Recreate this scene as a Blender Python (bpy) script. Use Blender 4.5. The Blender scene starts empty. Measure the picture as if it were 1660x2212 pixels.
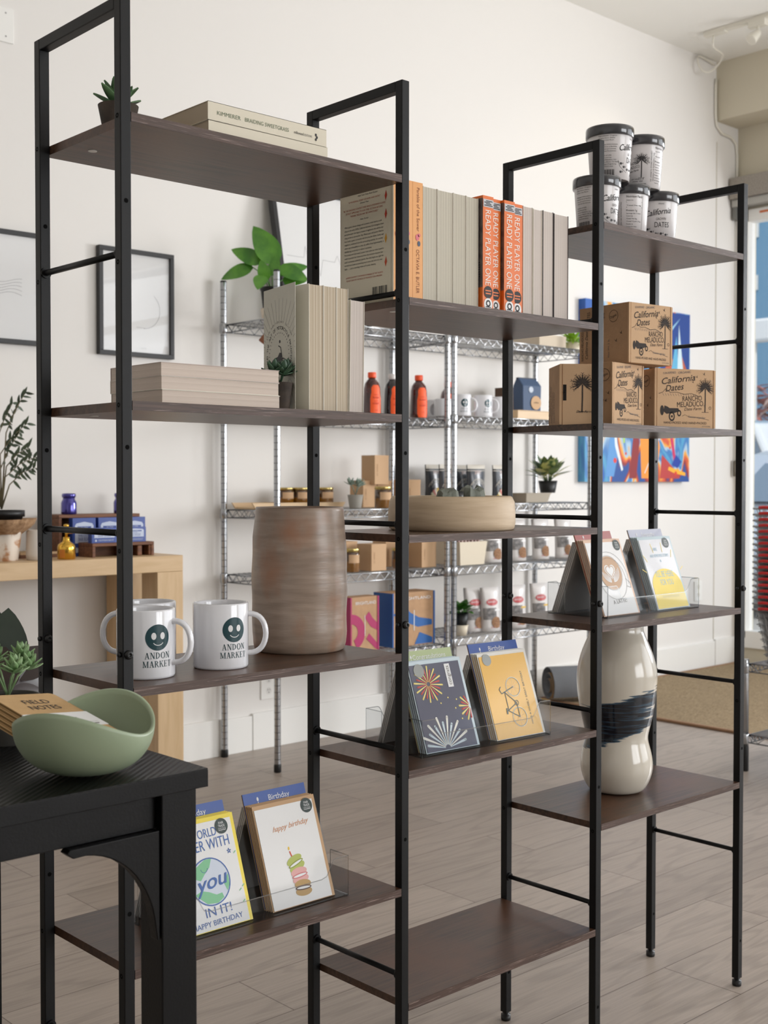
import bpy, math, random
from mathutils import Vector, Matrix
random.seed(7)
sc = bpy.context.scene
col = sc.collection
PI = math.pi

# ------------------------------------------------------------------ camera
CX = Vector((-0.84257637, -1.43296142, 1.10011241))
FW = Vector((0.67508206, 0.73731735, -0.02504669))
RT = Vector((0.73755476, -0.67528723, 0.00035890))
UP = Vector((0.01664909, 0.01871559, 0.99968622))
FP = 2656.884
cam = bpy.data.cameras.new('camera')
cam.sensor_fit = 'VERTICAL'; cam.sensor_height = 36.0; cam.sensor_width = 27.0
cam.lens = 36.0 * FP / 2212
cam.clip_start = 0.05; cam.clip_end = 300
cam.dof.use_dof = True; cam.dof.focus_distance = 1.95; cam.dof.aperture_fstop = 10
co = bpy.data.objects.new('camera', cam); col.objects.link(co)
m = Matrix((RT, UP, -FW)).transposed().to_4x4(); m.translation = CX
co.matrix_world = m
sc.camera = co
sc.view_settings.view_transform = 'Standard'; sc.view_settings.look = 'None'
sc.view_settings.gamma = 1.0; sc.view_settings.use_curve_mapping = False
sc.view_settings.exposure = -0.12

# ------------------------------------------------------------------ sky, sun and daylight
wd = bpy.data.worlds.new('world'); sc.world = wd; wd.use_nodes = True
bg = wd.node_tree.nodes['Background']
bg.inputs[0].default_value = (0.72, 0.86, 1.0, 1); bg.inputs[1].default_value = 0.85
def lamp(name, kind, loc, aim, energy, color=(1, 1, 1), **kw):
    l = bpy.data.lights.new(name, kind); l.energy = energy; l.color = color
    for k, v in kw.items(): setattr(l, k, v)
    o = bpy.data.objects.new(name, l); col.objects.link(o); o.location = loc
    d = Vector(aim) - Vector(loc)
    o.rotation_euler = d.to_track_quat('-Z', 'Y').to_euler()
    return o
lamp('sun', 'SUN', (0, 0, 20), (9, 3, 0), 2.2, (1, .96, .9), angle=0.02)
lamp('storefront_daylight', 'AREA', (6.15, -.45, 1.75), (2.0, .8, 1.2), 150, (.99, .99, 1.0), shape='RECTANGLE', size=1.3, size_y=1.3)
lamp('storefront_side_daylight', 'AREA', (6.15, -3.6, 1.75), (0, -2.6, 1.5), 110, (.97, .985, 1.0), shape='RECTANGLE', size=3.8, size_y=2.9)
lamp('front_window_daylight', 'AREA', (3.3, -7.35, 1.75), (1.6, 0, 1.2), 215, (.985, .99, 1.0), shape='RECTANGLE', size=3.6, size_y=2.3)
lamp('ceiling_fill_light', 'AREA', (1.2, -1.2, 3.5), (1.2, -1.2, 0), 14, (1.0, .96, .91), shape='RECTANGLE', size=4.5, size_y=3.0)  # added soft overhead fill, no actual ceiling fixture behind it

# ------------------------------------------------------------------ geometry helpers
def at(ax, val, px, py):
    """3-D point where the sight line of a photo pixel meets the plane axis = val"""
    d = FW + RT * ((px - 830) / FP) - UP * ((py - 1106) / FP)
    i = 'xyz'.index(ax)
    return CX + d * ((val - CX[i]) / d[i])
def srgb(c):
    r = []
    for x in c:
        x /= 255.0
        r.append(x / 12.92 if x <= .04045 else ((x + .055) / 1.055) ** 2.4)
    return tuple(r) + (1.0,)
MATS = {}
def M(name, c, rough=.5, metal=0, bump=0, bs=60, var=0, vs=None, c2=None, coat=0, emit=0, stretch=(1, 1, 1), spec=None, ramp=(.35, .65), trans=0, detail=5, sss=0):
    if name in MATS: return MATS[name]
    m = bpy.data.materials.new(name); m.use_nodes = True
    nt = m.node_tree; b = nt.nodes['Principled BSDF']
    b.inputs['Base Color'].default_value = srgb(c)
    b.inputs['Roughness'].default_value = rough
    b.inputs['Metallic'].default_value = metal
    if coat: b.inputs['Coat Weight'].default_value = coat; b.inputs['Coat Roughness'].default_value = .08
    if spec is not None: b.inputs['Specular IOR Level'].default_value = spec
    if trans: b.inputs['Transmission Weight'].default_value = trans
    if sss:
        b.inputs['Subsurface Weight'].default_value = sss; b.inputs['Subsurface Scale'].default_value = .004
    if emit:
        b.inputs['Emission Color'].default_value = srgb(c); b.inputs['Emission Strength'].default_value = emit
    if bump or var or c2:
        tc = nt.nodes.new('ShaderNodeTexCoord'); mp = nt.nodes.new('ShaderNodeMapping')
        mp.inputs['Scale'].default_value = stretch
        nt.links.new(tc.outputs['Object'], mp.inputs['Vector'])
        n = nt.nodes.new('ShaderNodeTexNoise'); n.inputs['Scale'].default_value = vs or bs; n.inputs['Detail'].default_value = detail
        nt.links.new(mp.outputs[0], n.inputs['Vector'])
        if var or c2:
            r = nt.nodes.new('ShaderNodeValToRGB')
            r.color_ramp.elements[0].position = ramp[0]; r.color_ramp.elements[1].position = ramp[1]
            ca = srgb(c); cb = srgb(c2) if c2 else tuple(x * (1 - var) for x in ca[:3]) + (1,)
            r.color_ramp.elements[0].color = cb; r.color_ramp.elements[1].color = ca
            nt.links.new(n.outputs['Fac'], r.inputs[0]); nt.links.new(r.outputs[0], b.inputs['Base Color'])
        if bump:
            n2 = n
            if vs:
                n2 = nt.nodes.new('ShaderNodeTexNoise'); n2.inputs['Scale'].default_value = bs
                nt.links.new(mp.outputs[0], n2.inputs['Vector'])
            bp = nt.nodes.new('ShaderNodeBump'); bp.inputs['Strength'].default_value = bump; bp.inputs['Distance'].default_value = .002
            nt.links.new(n2.outputs['Fac'], bp.inputs['Height']); nt.links.new(bp.outputs[0], b.inputs['Normal'])
    MATS[name] = m
    return m
def clear_mat(name, tint=(1, 1, 1), ior=1.45, rough=.03, extra=0.0):
    if name in MATS: return MATS[name]
    m = bpy.data.materials.new(name); m.use_nodes = True; nt = m.node_tree
    nt.nodes.remove(nt.nodes['Principled BSDF']); out = nt.nodes['Material Output']
    t = nt.nodes.new('ShaderNodeBsdfTransparent'); t.inputs[0].default_value = (*tint, 1)
    g = nt.nodes.new('ShaderNodeBsdfGlossy'); g.inputs['Roughness'].default_value = rough
    f = nt.nodes.new('ShaderNodeLayerWeight'); f.inputs['Blend'].default_value = .5
    p = nt.nodes.new('ShaderNodeMath'); p.operation = 'POWER'; p.inputs[1].default_value = 4.0; nt.links.new(f.outputs['Facing'], p.inputs[0])
    a = nt.nodes.new('ShaderNodeMath'); a.operation = 'MULTIPLY_ADD'; a.inputs[1].default_value = .5; a.inputs[2].default_value = .03 + extra; a.use_clamp = True
    f = p
    x = nt.nodes.new('ShaderNodeMixShader')
    nt.links.new(f.outputs[0], a.inputs[0]); nt.links.new(a.outputs[0], x.inputs[0])
    nt.links.new(t.outputs[0], x.inputs[1]); nt.links.new(g.outputs[0], x.inputs[2]); nt.links.new(x.outputs[0], out.inputs[0])
    MATS[name] = m
    return m

class MB:
    def __init__(s): s.v = []; s.f = []; s.mi = []; s.sm = []; s.mats = []
    def idx(s, m):
        if m not in s.mats: s.mats.append(m)
        return s.mats.index(m)
    def add(s, vs, fs, m, smooth=False):
        o = len(s.v); s.v += [tuple(x) for x in vs]; i = s.idx(m)
        for f in fs:
            s.f.append([a + o for a in f]); s.mi.append(i); s.sm.append(smooth)
        return s
    def box(s, x0, x1, y0, y1, z0, z1, m, T=None):
        vs = [Vector((x, y, z)) for z in (z0, z1) for y in (y0, y1) for x in (x0, x1)]
        if T is not None: vs = [T @ v for v in vs]
        return s.add(vs, [(0, 2, 3, 1), (4, 5, 7, 6), (0, 1, 5, 4), (2, 6, 7, 3), (0, 4, 6, 2), (1, 3, 7, 5)], m)
    def lathe(s, prof, m, seg=40, c=(0, 0, 0), wob=None, T=None, caps=True):
        vs = []; fs = []; n = len(prof)
        for k, (r, z) in enumerate(prof):
            for j in range(seg):
                a = 2 * PI * j / seg; rr = r * (wob(a, z) if wob else 1)
                v = Vector((c[0] + rr * math.cos(a), c[1] + rr * math.sin(a), c[2] + z))
                vs.append(T @ v if T is not None else v)
        for k in range(n - 1):
            for j in range(seg):
                fs.append((k * seg + j, k * seg + (j + 1) % seg, (k + 1) * seg + (j + 1) % seg, (k + 1) * seg + j))
        s.add(vs, fs, m, True)
        if caps:
            o = len(s.v) - n * seg; i = s.idx(m)
            for k in (0, n - 1):
                if prof[k][0] > 1e-5:
                    s.f.append([o + k * seg + j for j in range(seg)][::(-1 if k == 0 else 1)]); s.mi.append(i); s.sm.append(False)
        return s
    def tube(s, pts, r, m, seg=8, closed=False, rs=None):
        pts = [Vector(p) for p in pts]; n = len(pts); vs = []; fs = []
        ref = None
        for k, p in enumerate(pts):
            a = pts[(k - 1) % n] if (k > 0 or closed) else p; b = pts[(k + 1) % n] if (k < n - 1 or closed) else p
            t = (b - a).normalized()
            if ref is None: ref = Vector((0, 0, 1)) if abs(t.z) < .9 else Vector((1, 0, 0))
            u = t.cross(ref).normalized(); w = u.cross(t).normalized(); ref = w
            rr = rs[k] if rs else r
            for j in range(seg):
                q = 2 * PI * j / seg; vs.append(p + (u * math.cos(q) + w * math.sin(q)) * rr)
        for k in range(n if closed else n - 1):
            k2 = (k + 1) % n
            for j in range(seg): fs.append((k * seg + j, k * seg + (j + 1) % seg, k2 * seg + (j + 1) % seg, k2 * seg + j))
        if not closed:
            fs.append(tuple(range(seg))[::-1]); fs.append(tuple((n - 1) * seg + j for j in range(seg)))
        return s.add(vs, fs, m, True)
    def prism(s, pts, f, d, m):
        """2-D outline pts in frame f, extruded by d along the frame normal"""
        n = len(pts); vs = [f(u, v, 0) for u, v in pts] + [f(u, v, d) for u, v in pts]
        fs = [tuple(range(n))[::-1], tuple(range(n, 2 * n))] + [(i, (i + 1) % n, n + (i + 1) % n, n + i) for i in range(n)]
        return s.add(vs, fs, m)
    # --- flat prints
    def poly(s, f, pts, m, n=.0003): return s.add([f(u, v, n) for u, v in pts], [tuple(range(len(pts)))], m)
    def rect(s, f, x0, y0, x1, y1, m, n=.0003): return s.poly(f, [(x0, y0), (x1, y0), (x1, y1), (x0, y1)], m, n)
    def line(s, f, a, b, w, m, n=.0003):
        dx, dy = b[0] - a[0], b[1] - a[1]; l = math.hypot(dx, dy) or 1; px, py = -dy / l * w / 2, dx / l * w / 2
        return s.poly(f, [(a[0] + px, a[1] + py), (a[0] - px, a[1] - py), (b[0] - px, b[1] - py), (b[0] + px, b[1] + py)], m, n)
    def pline(s, f, pts, w, m, n=.0003):
        for a, b in zip(pts, pts[1:]): s.line(f, a, b, w, m, n)
    def ring(s, f, cx, cy, ro, ri, m, n=.0003, a0=0, a1=2 * PI, sx=1, seg=28, rot=0):
        vs = []; fs = []
        for k in range(seg + 1):
            a = a0 + (a1 - a0) * k / seg
            for r in (ro, ri):
                x, y = math.cos(a) * r * sx, math.sin(a) * r
                vs.append(f(cx + x * math.cos(rot) - y * math.sin(rot), cy + x * math.sin(rot) + y * math.cos(rot), n))
        for k in range(seg): fs.append((2 * k, 2 * k + 2, 2 * k + 3, 2 * k + 1))
        return s.add(vs, fs, m)
    def disc(s, f, cx, cy, r, m, n=.0003, sx=1, rings=1, seg=28, rot=0):
        for k in range(rings): s.ring(f, cx, cy, r * (k + 1) / rings, r * k / rings, m, n, sx=sx, seg=seg, rot=rot)
        return s
    def text(s, f, t, x, y, h, m, w=None, n=.0004, align='C', rot=0, it=0, wmax=None):
        vs, ps, x0, x1 = glyphs(t); k = h / CAP; kx = k
        if w: kx = w / max(x1 - x0, 1e-6)
        elif wmax and (x1 - x0) * k > wmax: kx = wmax / (x1 - x0)
        xc = {'C': (x0 + x1) / 2, 'L': x0, 'R': x1}[align]; c, sn = math.cos(rot), math.sin(rot); out = []
        for a, b in vs:
            u = (a - xc) * kx + b * k * it; v = b * k
            out.append(f(x + u * c - v * sn, y + u * sn + v * c, n))
        return s.add(out, ps, m)
    def build(s, name, parent=None, loc=None, bevel=0, seg=2, rz=0):
        me = bpy.data.meshes.new(name); me.from_pydata(s.v, [], s.f)
        for m in s.mats: me.materials.append(m)
        me.polygons.foreach_set('material_index', s.mi); me.polygons.foreach_set('use_smooth', s.sm); me.update()
        o = bpy.data.objects.new(name, me); col.objects.link(o)
        if parent: o.parent = parent
        if loc is not None: o.location = loc
        if rz: o.rotation_euler.z = rz
        if bevel:
            b = o.modifiers.new('bevel', 'BEVEL'); b.width = bevel; b.segments = seg; b.limit_method = 'ANGLE'; b.angle_limit = .7
        return o
_G = {}
def glyphs(t):
    if t in _G: return _G[t]
    c = bpy.data.curves.new('t', 'FONT'); c.body = t; c.resolution_u = 3; c.size = 1
    o = bpy.data.objects.new('t', c); me = bpy.data.meshes.new_from_object(o)
    vs = [(v.co.x, v.co.y) for v in me.vertices]; ps = [tuple(p.vertices) for p in me.polygons]
    xs = [a for a, b in vs] or [0, 1]
    bpy.data.objects.remove(o); bpy.data.curves.remove(c); bpy.data.meshes.remove(me)
    _G[t] = (vs, ps, min(xs), max(xs)); return _G[t]
CAP = max(b for a, b in glyphs('H')[0])
def frame(o, u, v):
    o, u, v = Vector(o), Vector(u).normalized(), Vector(v).normalized(); w = u.cross(v).normalized()
    return lambda a, b, n=0: o + u * a + v * b + w * n
def cyl(r, phi, z0=0, r1=None, h=1):
    """map onto a cylinder (or cone r->r1 over h) facing the angle phi"""
    def f(a, b, n=0):
        rr = r if r1 is None else r + (r1 - r) * (z0 + b) / h
        q = phi + a / r; return Vector(((rr + n) * math.cos(q), (rr + n) * math.sin(q), z0 + b))
    return f
def face_cam(x, y): return math.atan2(CX.y - y, CX.x - x)

# serif capitals drawn from strokes
def serif(mb, f, word, x, y, h, m, w=None, n=.0004):
    adv = dict(A=.76, N=.82, D=.8, O=.84, M=1.0, R=.76, K=.78, E=.68, T=.72)
    tot = sum(adv[c] for c in word) + .1 * (len(word) - 1); kx = (w / tot) if w else h * 1.0
    X = x - tot * kx / 2
    def g(a, b, nn): return f(X + a * kx, y + b * h, nn)
    def bar(x0, y0, x1, y1, t): mb.poly(g, [(x0 - t / 2, y0), (x0 + t / 2, y0), (x1 + t / 2, y1), (x1 - t / 2, y1)], m, n)
    def sf(a, b): mb.poly(g, [(a - .14, b), (a + .14, b), (a + .14, b + (.05 if b < .5 else -.05)), (a - .14, b + (.05 if b < .5 else -.05))], m, n)
    def hb(a, b, yy, t=.05): mb.poly(g, [(a, yy), (b, yy), (b, yy + t), (a, yy + t)], m, n)
    def arc(cx, cy, ro, so, ri, si, a0, a1, k=14):
        vs = []; fs = []
        for i in range(k + 1):
            a = a0 + (a1 - a0) * i / k; vs.append(g(cx + ro * math.cos(a), cy + so * math.sin(a), n)); vs.append(g(cx + ri * math.cos(a), cy + si * math.sin(a), n))
        for i in range(k): fs.append((2 * i, 2 * i + 2, 2 * i + 3, 2 * i + 1))
        mb.add(vs, fs, m)
    for c in word:
        if c == 'A': bar(.12, 0, .36, 1, .06); bar(.64, 0, .38, 1, .14); hb(.2, .54, .32); sf(.12, 0); sf(.64, 0)
        if c == 'N': bar(.14, 0, .14, 1, .06); bar(.68, 0, .18, 1, .15); bar(.68, 0, .68, 1, .06); sf(.14, 0); sf(.1, 1); sf(.68, 1)
        if c == 'D': bar(.15, 0, .15, 1, .13); arc(.2, .5, .53, .5, .38, .44, -PI / 2, PI / 2); sf(.12, 0); sf(.12, 1)
        if c == 'O': arc(.42, .5, .4, .52, .26, .46, 0, 2 * PI, 24)
        if c == 'M': bar(.12, 0, .12, 1, .06); bar(.48, .04, .14, 1, .13); bar(.48, .04, .82, 1, .05); bar(.84, 0, .84, 1, .13); sf(.12, 0); sf(.84, 0); sf(.1, 1); sf(.86, 1)
        if c == 'R': bar(.15, 0, .15, 1, .13); arc(.22, .75, .38, .25, .24, .19, -PI / 2, PI / 2); bar(.66, 0, .36, .52, .14); sf(.15, 0); sf(.12, 1); sf(.68, 0)
        if c == 'K': bar(.15, 0, .15, 1, .13); bar(.2, .4, .6, 1, .06); bar(.66, 0, .34, .62, .14); sf(.15, 0); sf(.15, 1); sf(.66, 0); sf(.6, 1)
        if c == 'E': bar(.15, 0, .15, 1, .13); hb(.04, .6, 0); hb(.04, .58, .95); hb(.15, .46, .48); bar(.59, 0, .59, .24, .04); bar(.57, .78, .57, 1, .04); bar(.45, .38, .45, .62, .04)
        if c == 'T': bar(.36, 0, .36, 1, .13); hb(.04, .68, .95); bar(.06, .76, .06, 1, .04); bar(.66, .76, .66, 1, .04); sf(.36, 0)
        X += (adv[c] + .1) * kx

# ------------------------------------------------------------------ scene-tree helpers
def tag(o, label=None, cat=None, group=None, kind=None):
    if label: o['label'] = label
    if cat: o['category'] = cat
    if group: o['group'] = group
    if kind: o['kind'] = kind
    return o
def thing(name, label, cat, loc=(0, 0, 0), rz=0, group=None):
    o = bpy.data.objects.new(name, None); o.empty_display_size = .02; col.objects.link(o)
    o.location = loc; o.rotation_euler = (0, 0, rz)
    return tag(o, label, cat, group)
def dup(root, loc, rz=0, label=None, group=None, scale=None):
    r = root.copy(); col.objects.link(r); r.location = loc; r.rotation_euler = (root.rotation_euler.x, root.rotation_euler.y, rz)
    if scale: r.scale = (scale,) * 3
    if label: r['label'] = label
    if group: r['group'] = group
    for ch in list(root.children):
        c = ch.copy(); col.objects.link(c); c.parent = r
        for g in list(ch.children):
            d = g.copy(); col.objects.link(d); d.parent = c
    return r
def struct(name, mb, **k): return tag(mb.build(name, **k), kind='structure')

# ------------------------------------------------------------------ materials
wall_m = M('wall_paint', (233, 230, 226), .75, bump=.05, bs=180)
wallw_m = M('warm_wall_paint', (212, 204, 184), .8, bump=.05, bs=180)
ceil_m = M('ceiling_paint', (238, 236, 230), .85)
trim_m = M('white_trim', (240, 239, 235), .4)
steel = M('black_powder_coat', (5, 5, 6), .4, bump=.2, bs=1500, spec=.28)
steel_d = M('black_dark', (2, 2, 2), .8, spec=.1)
chrome = M('chrome_wire', (176, 178, 181), .2, 1)
chrome_d = M('chrome_groove', (60, 60, 62), .4, 1)
black_pl = M('black_plastic', (18, 18, 19), .45)
white_cer = M('white_ceramic', (236, 236, 240), .12, coat=.5)
kraft = M('kraft_board', (194, 155, 118), .8, bump=.15, bs=220, var=.12, vs=30)
kraft_l = M('light_kraft_board', (206, 170, 133), .8, bump=.1, bs=220)
ink = M('black_ink', (44, 42, 44), .6)
inkg = M('grey_ink', (110, 106, 104), .7)
paper = M('white_paper', (240, 239, 238), .5, coat=.15)
pgw = M('plain_white', (238, 238, 238), .5)
acrylic = clear_mat('clear_acrylic', (.96, .965, .97), 1.4, .03, .0)
acr_edge = clear_mat('acrylic_edge', (.55, .58, .60), 1.6, .12, .28)
glass = clear_mat('thin_glass', (.985, .985, .985), 1.5, .01)
soil = M('dark_soil', (45, 35, 28), .95, bump=.6, bs=200)

def wood_node(name, c_dark, c_light, sx=2.2, sy=60, rough=.4, blotch=None, flecks=None, axis='x'):
    m = bpy.data.materials.new(name); m.use_nodes = True; nt = m.node_tree; b = nt.nodes['Principled BSDF']; N = nt.nodes.new; L = nt.links.new
    tc = N('ShaderNodeTexCoord'); mp = N('ShaderNodeMapping'); mp.inputs['Scale'].default_value = (sx, sy, sy) if axis == 'x' else ((sy, sx, sy) if axis == 'y' else (sy, sy, sx))
    L(tc.outputs['Object'], mp.inputs[0])
    n = N('ShaderNodeTexNoise'); n.inputs['Scale'].default_value = 3; n.inputs['Detail'].default_value = 7; n.inputs['Distortion'].default_value = .6
    L(mp.outputs[0], n.inputs['Vector'])
    r = N('ShaderNodeValToRGB'); r.color_ramp.elements[0].position = .32; r.color_ramp.elements[1].position = .7
    r.color_ramp.elements[0].color = srgb(c_dark); r.color_ramp.elements[1].color = srgb(c_light)
    L(n.outputs[0], r.inputs[0]); last = r.outputs[0]
    if blotch:
        n2 = N('ShaderNodeTexNoise'); n2.inputs['Scale'].default_value = 7; n2.inputs['Detail'].default_value = 3; L(tc.outputs['Object'], n2.inputs['Vector'])
        r2 = N('ShaderNodeValToRGB'); r2.color_ramp.elements[0].position = .45; r2.color_ramp.elements[1].position = .66; L(n2.outputs[0], r2.inputs[0])
        mx = N('ShaderNodeMix'); mx.data_type = 'RGBA'; L(r2.outputs[0], mx.inputs[0]); L(last, mx.inputs[6]); mx.inputs[7].default_value = srgb(blotch); last = mx.outputs[2]
    if flecks:
        mp3 = N('ShaderNodeMapping'); mp3.inputs['Scale'].default_value = (9, 420, 420) if axis == 'x' else (420, 9, 420); L(tc.outputs['Object'], mp3.inputs[0])
        n3 = N('ShaderNodeTexNoise'); n3.inputs['Scale'].default_value = 1.6; n3.inputs['Detail'].default_value = 3; n3.inputs['Distortion'].default_value = 1.2; L(mp3.outputs[0], n3.inputs['Vector'])
        r3 = N('ShaderNodeValToRGB'); r3.color_ramp.elements[0].position = .60; r3.color_ramp.elements[1].position = .70; L(n3.outputs[0], r3.inputs[0])
        mx = N('ShaderNodeMix'); mx.data_type = 'RGBA'; L(r3.outputs[0], mx.inputs[0]); L(last, mx.inputs[6]); mx.inputs[7].default_value = srgb(flecks); last = mx.outputs[2]
    L(last, b.inputs['Base Color']); b.inputs['Roughness'].default_value = rough
    bp = N('ShaderNodeBump'); bp.inputs['Strength'].default_value = .12; bp.inputs['Distance'].default_value = .001; L(n.outputs[0], bp.inputs['Height']); L(bp.outputs[0], b.inputs['Normal'])
    MATS[name] = m; return m
board = wood_node('walnut_laminate', (54, 38, 29), (92, 66, 50), 2.5, 45, .33, blotch=(90, 58, 38))
edge_w = wood_node('walnut_edge_band', (62, 44, 36), (92, 70, 60), 3, 70, .5, flecks=(150, 130, 122))
pale_wood = wood_node('pale_oak', (202, 170, 128), (216, 186, 146), 1.6, 14, .45)
pale_wood_y = wood_node('pale_oak_upright', (202, 170, 128), (216, 186, 146), 1.6, 14, .45, axis='z')
crate_wood = wood_node('crate_wood', (92, 56, 36), (132, 86, 56), 3, 30, .6)

# floor: long greige planks running along x
def floor_material():
    m = bpy.data.materials.new('greige_oak_planks'); m.use_nodes = True; nt = m.node_tree; b = nt.nodes['Principled BSDF']; N = nt.nodes.new; L = nt.links.new
    tc = N('ShaderNodeTexCoord')
    br = N('ShaderNodeTexBrick'); br.offset = .38; br.inputs['Scale'].default_value = 1; br.inputs['Brick Width'].default_value = 1.22; br.inputs['Row Height'].default_value = .195
    br.inputs['Mortar Size'].default_value = .0012; br.inputs['Mortar Smooth'].default_value = .2; br.inputs['Bias'].default_value = 0
    br.inputs['Color1'].default_value = srgb((171, 158, 147)); br.inputs['Color2'].default_value = srgb((154, 142, 132)); br.inputs['Mortar'].default_value = srgb((96, 84, 74))
    mp = N('ShaderNodeMapping'); mp.inputs['Location'].default_value = (.49, .024, 0); L(tc.outputs['Object'], mp.inputs[0]); L(mp.outputs[0], br.inputs['Vector'])
    # per plank random shift of the grain
    sep = N('ShaderNodeSeparateXYZ'); L(tc.outputs['Object'], sep.inputs[0])
    mul = N('ShaderNodeVectorMath'); mul.operation = 'SCALE'; mul.inputs['Scale'].default_value = 9; L(br.outputs['Color'], mul.inputs[0])
    add = N('ShaderNodeVectorMath'); add.operation = 'ADD'; L(tc.outputs['Object'], add.inputs[0]); L(mul.outputs[0], add.inputs[1])
    m1 = N('ShaderNodeMapping'); m1.inputs['Scale'].default_value = (1.0, 7.0, 1); L(add.outputs[0], m1.inputs[0])
    n1 = N('ShaderNodeTexNoise'); n1.inputs['Scale'].default_value = 1.3; n1.inputs['Detail'].default_value = 2; L(m1.outputs[0], n1.inputs['Vector'])
    mm = N('ShaderNodeMath'); mm.operation = 'MULTIPLY'; mm.inputs[1].default_value = 46; L(n1.outputs[0], mm.inputs[0])
    si = N('ShaderNodeMath'); si.operation = 'SINE'; L(mm.outputs[0], si.inputs[0])
    m2 = N('ShaderNodeMapping'); m2.inputs['Scale'].default_value = (4, 90, 1); L(add.outputs[0], m2.inputs[0])
    n2 = N('ShaderNodeTexNoise'); n2.inputs['Scale'].default_value = 2; n2.inputs['Detail'].default_value = 6; L(m2.outputs[0], n2.inputs['Vector'])
    mr = N('ShaderNodeMapRange'); mr.inputs[1].default_value = .3; mr.inputs[2].default_value = 1; mr.inputs[3].default_value = 1.0; mr.inputs[4].default_value = .86; L(si.outputs[0], mr.inputs[0])
    mr2 = N('ShaderNodeMapRange'); mr2.inputs[1].default_value = .3; mr2.inputs[2].default_value = .7; mr2.inputs[3].default_value = .88; mr2.inputs[4].default_value = 1.06; L(n2.outputs[0], mr2.inputs[0])
    q = N('ShaderNodeMath'); q.operation = 'MULTIPLY'; L(mr.outputs[0], q.inputs[0]); L(mr2.outputs[0], q.inputs[1])
    sc_ = N('ShaderNodeVectorMath'); sc_.operation = 'SCALE'; L(br.outputs['Color'], sc_.inputs[0]); L(q.outputs[0], sc_.inputs['Scale'])
    L(sc_.outputs[0], b.inputs['Base Color']); b.inputs['Roughness'].default_value = .42
    bp = N('ShaderNodeBump'); bp.inputs['Strength'].default_value = .08; bp.inputs['Distance'].default_value = .001; L(n2.outputs[0], bp.inputs['Height']); L(bp.outputs[0], b.inputs['Normal'])
    return m
floor_m = floor_material()

# ------------------------------------------------------------------ room shell
W = 2.63; CH = 3.56; X1 = 5.53; X2 = 5.77
b = MB(); b.box(-3.7, X2 + .3, -7.2, W + .2, -.1, 0, floor_m); struct('floor', b)
b = MB(); b.box(-3.7, X2 + .3, -7.2, W + .2, CH, CH + .15, ceil_m); struct('ceiling', b)
b = MB(); b.box(-3.7, X2 + .12, W, W + .2, 0, CH, wall_m); struct('wall_back', b)
b = MB(); b.box(-3.7, -3.5, -7.2, W, 0, CH, wall_m); struct('wall_left', b)
b = MB(); b.box(-3.5, 1.3, -7.2, -7.0, 0, CH, wall_m); b.box(5.3, X2 + .3, -7.2, -7.0, 0, CH, wall_m)
b.box(1.3, 5.3, -7.2, -7.0, 0, .5, wall_m); b.box(1.3, 5.3, -7.2, -7.0, 3.0, CH, wall_m); struct('wall_front', b)
b = MB(); b.box(X2, X2 + .12, -1.6, W, 2.72, CH, wallw_m); b.box(X2, X2 + .12, -7.0, -1.6, 3.3, CH, wallw_m); b.box(X2, X2 + .12, -7.0, W, 0, .16, wallw_m)
b.box(X2, X2 + .12, 2.575, W, .16, 2.72, wallw_m); b.box(X2, X2 + .12, -7.0, -5.6, .16, 2.72, wallw_m); struct('wall_right', b)
b = MB(); b.box(X1, X2, -1.7, W, 3.22, CH, wallw_m); struct('trim_1', b)                     # soffit beam over the storefront
b = MB()
for x0, x1, z1 in ((-3.5, 1.985, .148), (1.985, 2.135, .142), (2.139, 5.534, .15), (5.541, X2, .16)): b.box(x0, x1, W - .016, W, 0, z1, trim_m)
struct('baseboard_back', b, bevel=.002)
b = MB(); b.box(5.535, 5.540, W - .003, W, .16, 3.1, M('seam', (196, 190, 176), .7)); struct('trim_2', b)
# storefront window frames
b = MB()
for y0, y1 in ((2.545, 2.575), (-1.6, -1.5), (-5.6, -5.5), (.45, .55)): b.box(X2 - .02, X2 + .06, y0, y1, .16, 2.72, trim_m)
b.box(X2 - .02, X2 + .06, -5.6, 2.575, 2.65, 2.72, trim_m); b.box(X2 - .02, X2 + .06, -5.6, -1.6, 3.23, 3.3, trim_m); b.box(X2 - .02, X2 + .06, -5.6, 2.575, .1, .2, trim_m)
wf = struct('window_1', b)
g = MB(); g.box(X2 + .02, X2 + .026, -5.5, 2.55, .2, 2.65, glass); g.box(X2 + .02, X2 + .026, -5.5, -1.6, 2.72, 3.23, glass); g.build('pane', parent=wf)
b = MB()
for x0, x1 in ((1.3, 1.38), (5.22, 5.3), (3.26, 3.34)): b.box(x0, x1, -7.12, -6.98, .5, 3.0, trim_m)
b.box(1.3, 5.3, -7.12, -6.98, .5, .57, trim_m); b.box(1.3, 5.3, -7.12, -6.98, 2.93, 3.0, trim_m)
wf2 = struct('window_2', b)
g = MB(); g.box(1.38, 5.22, -7.06, -7.054, .57, 2.93, glass); g.build('pane', parent=wf2)

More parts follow.
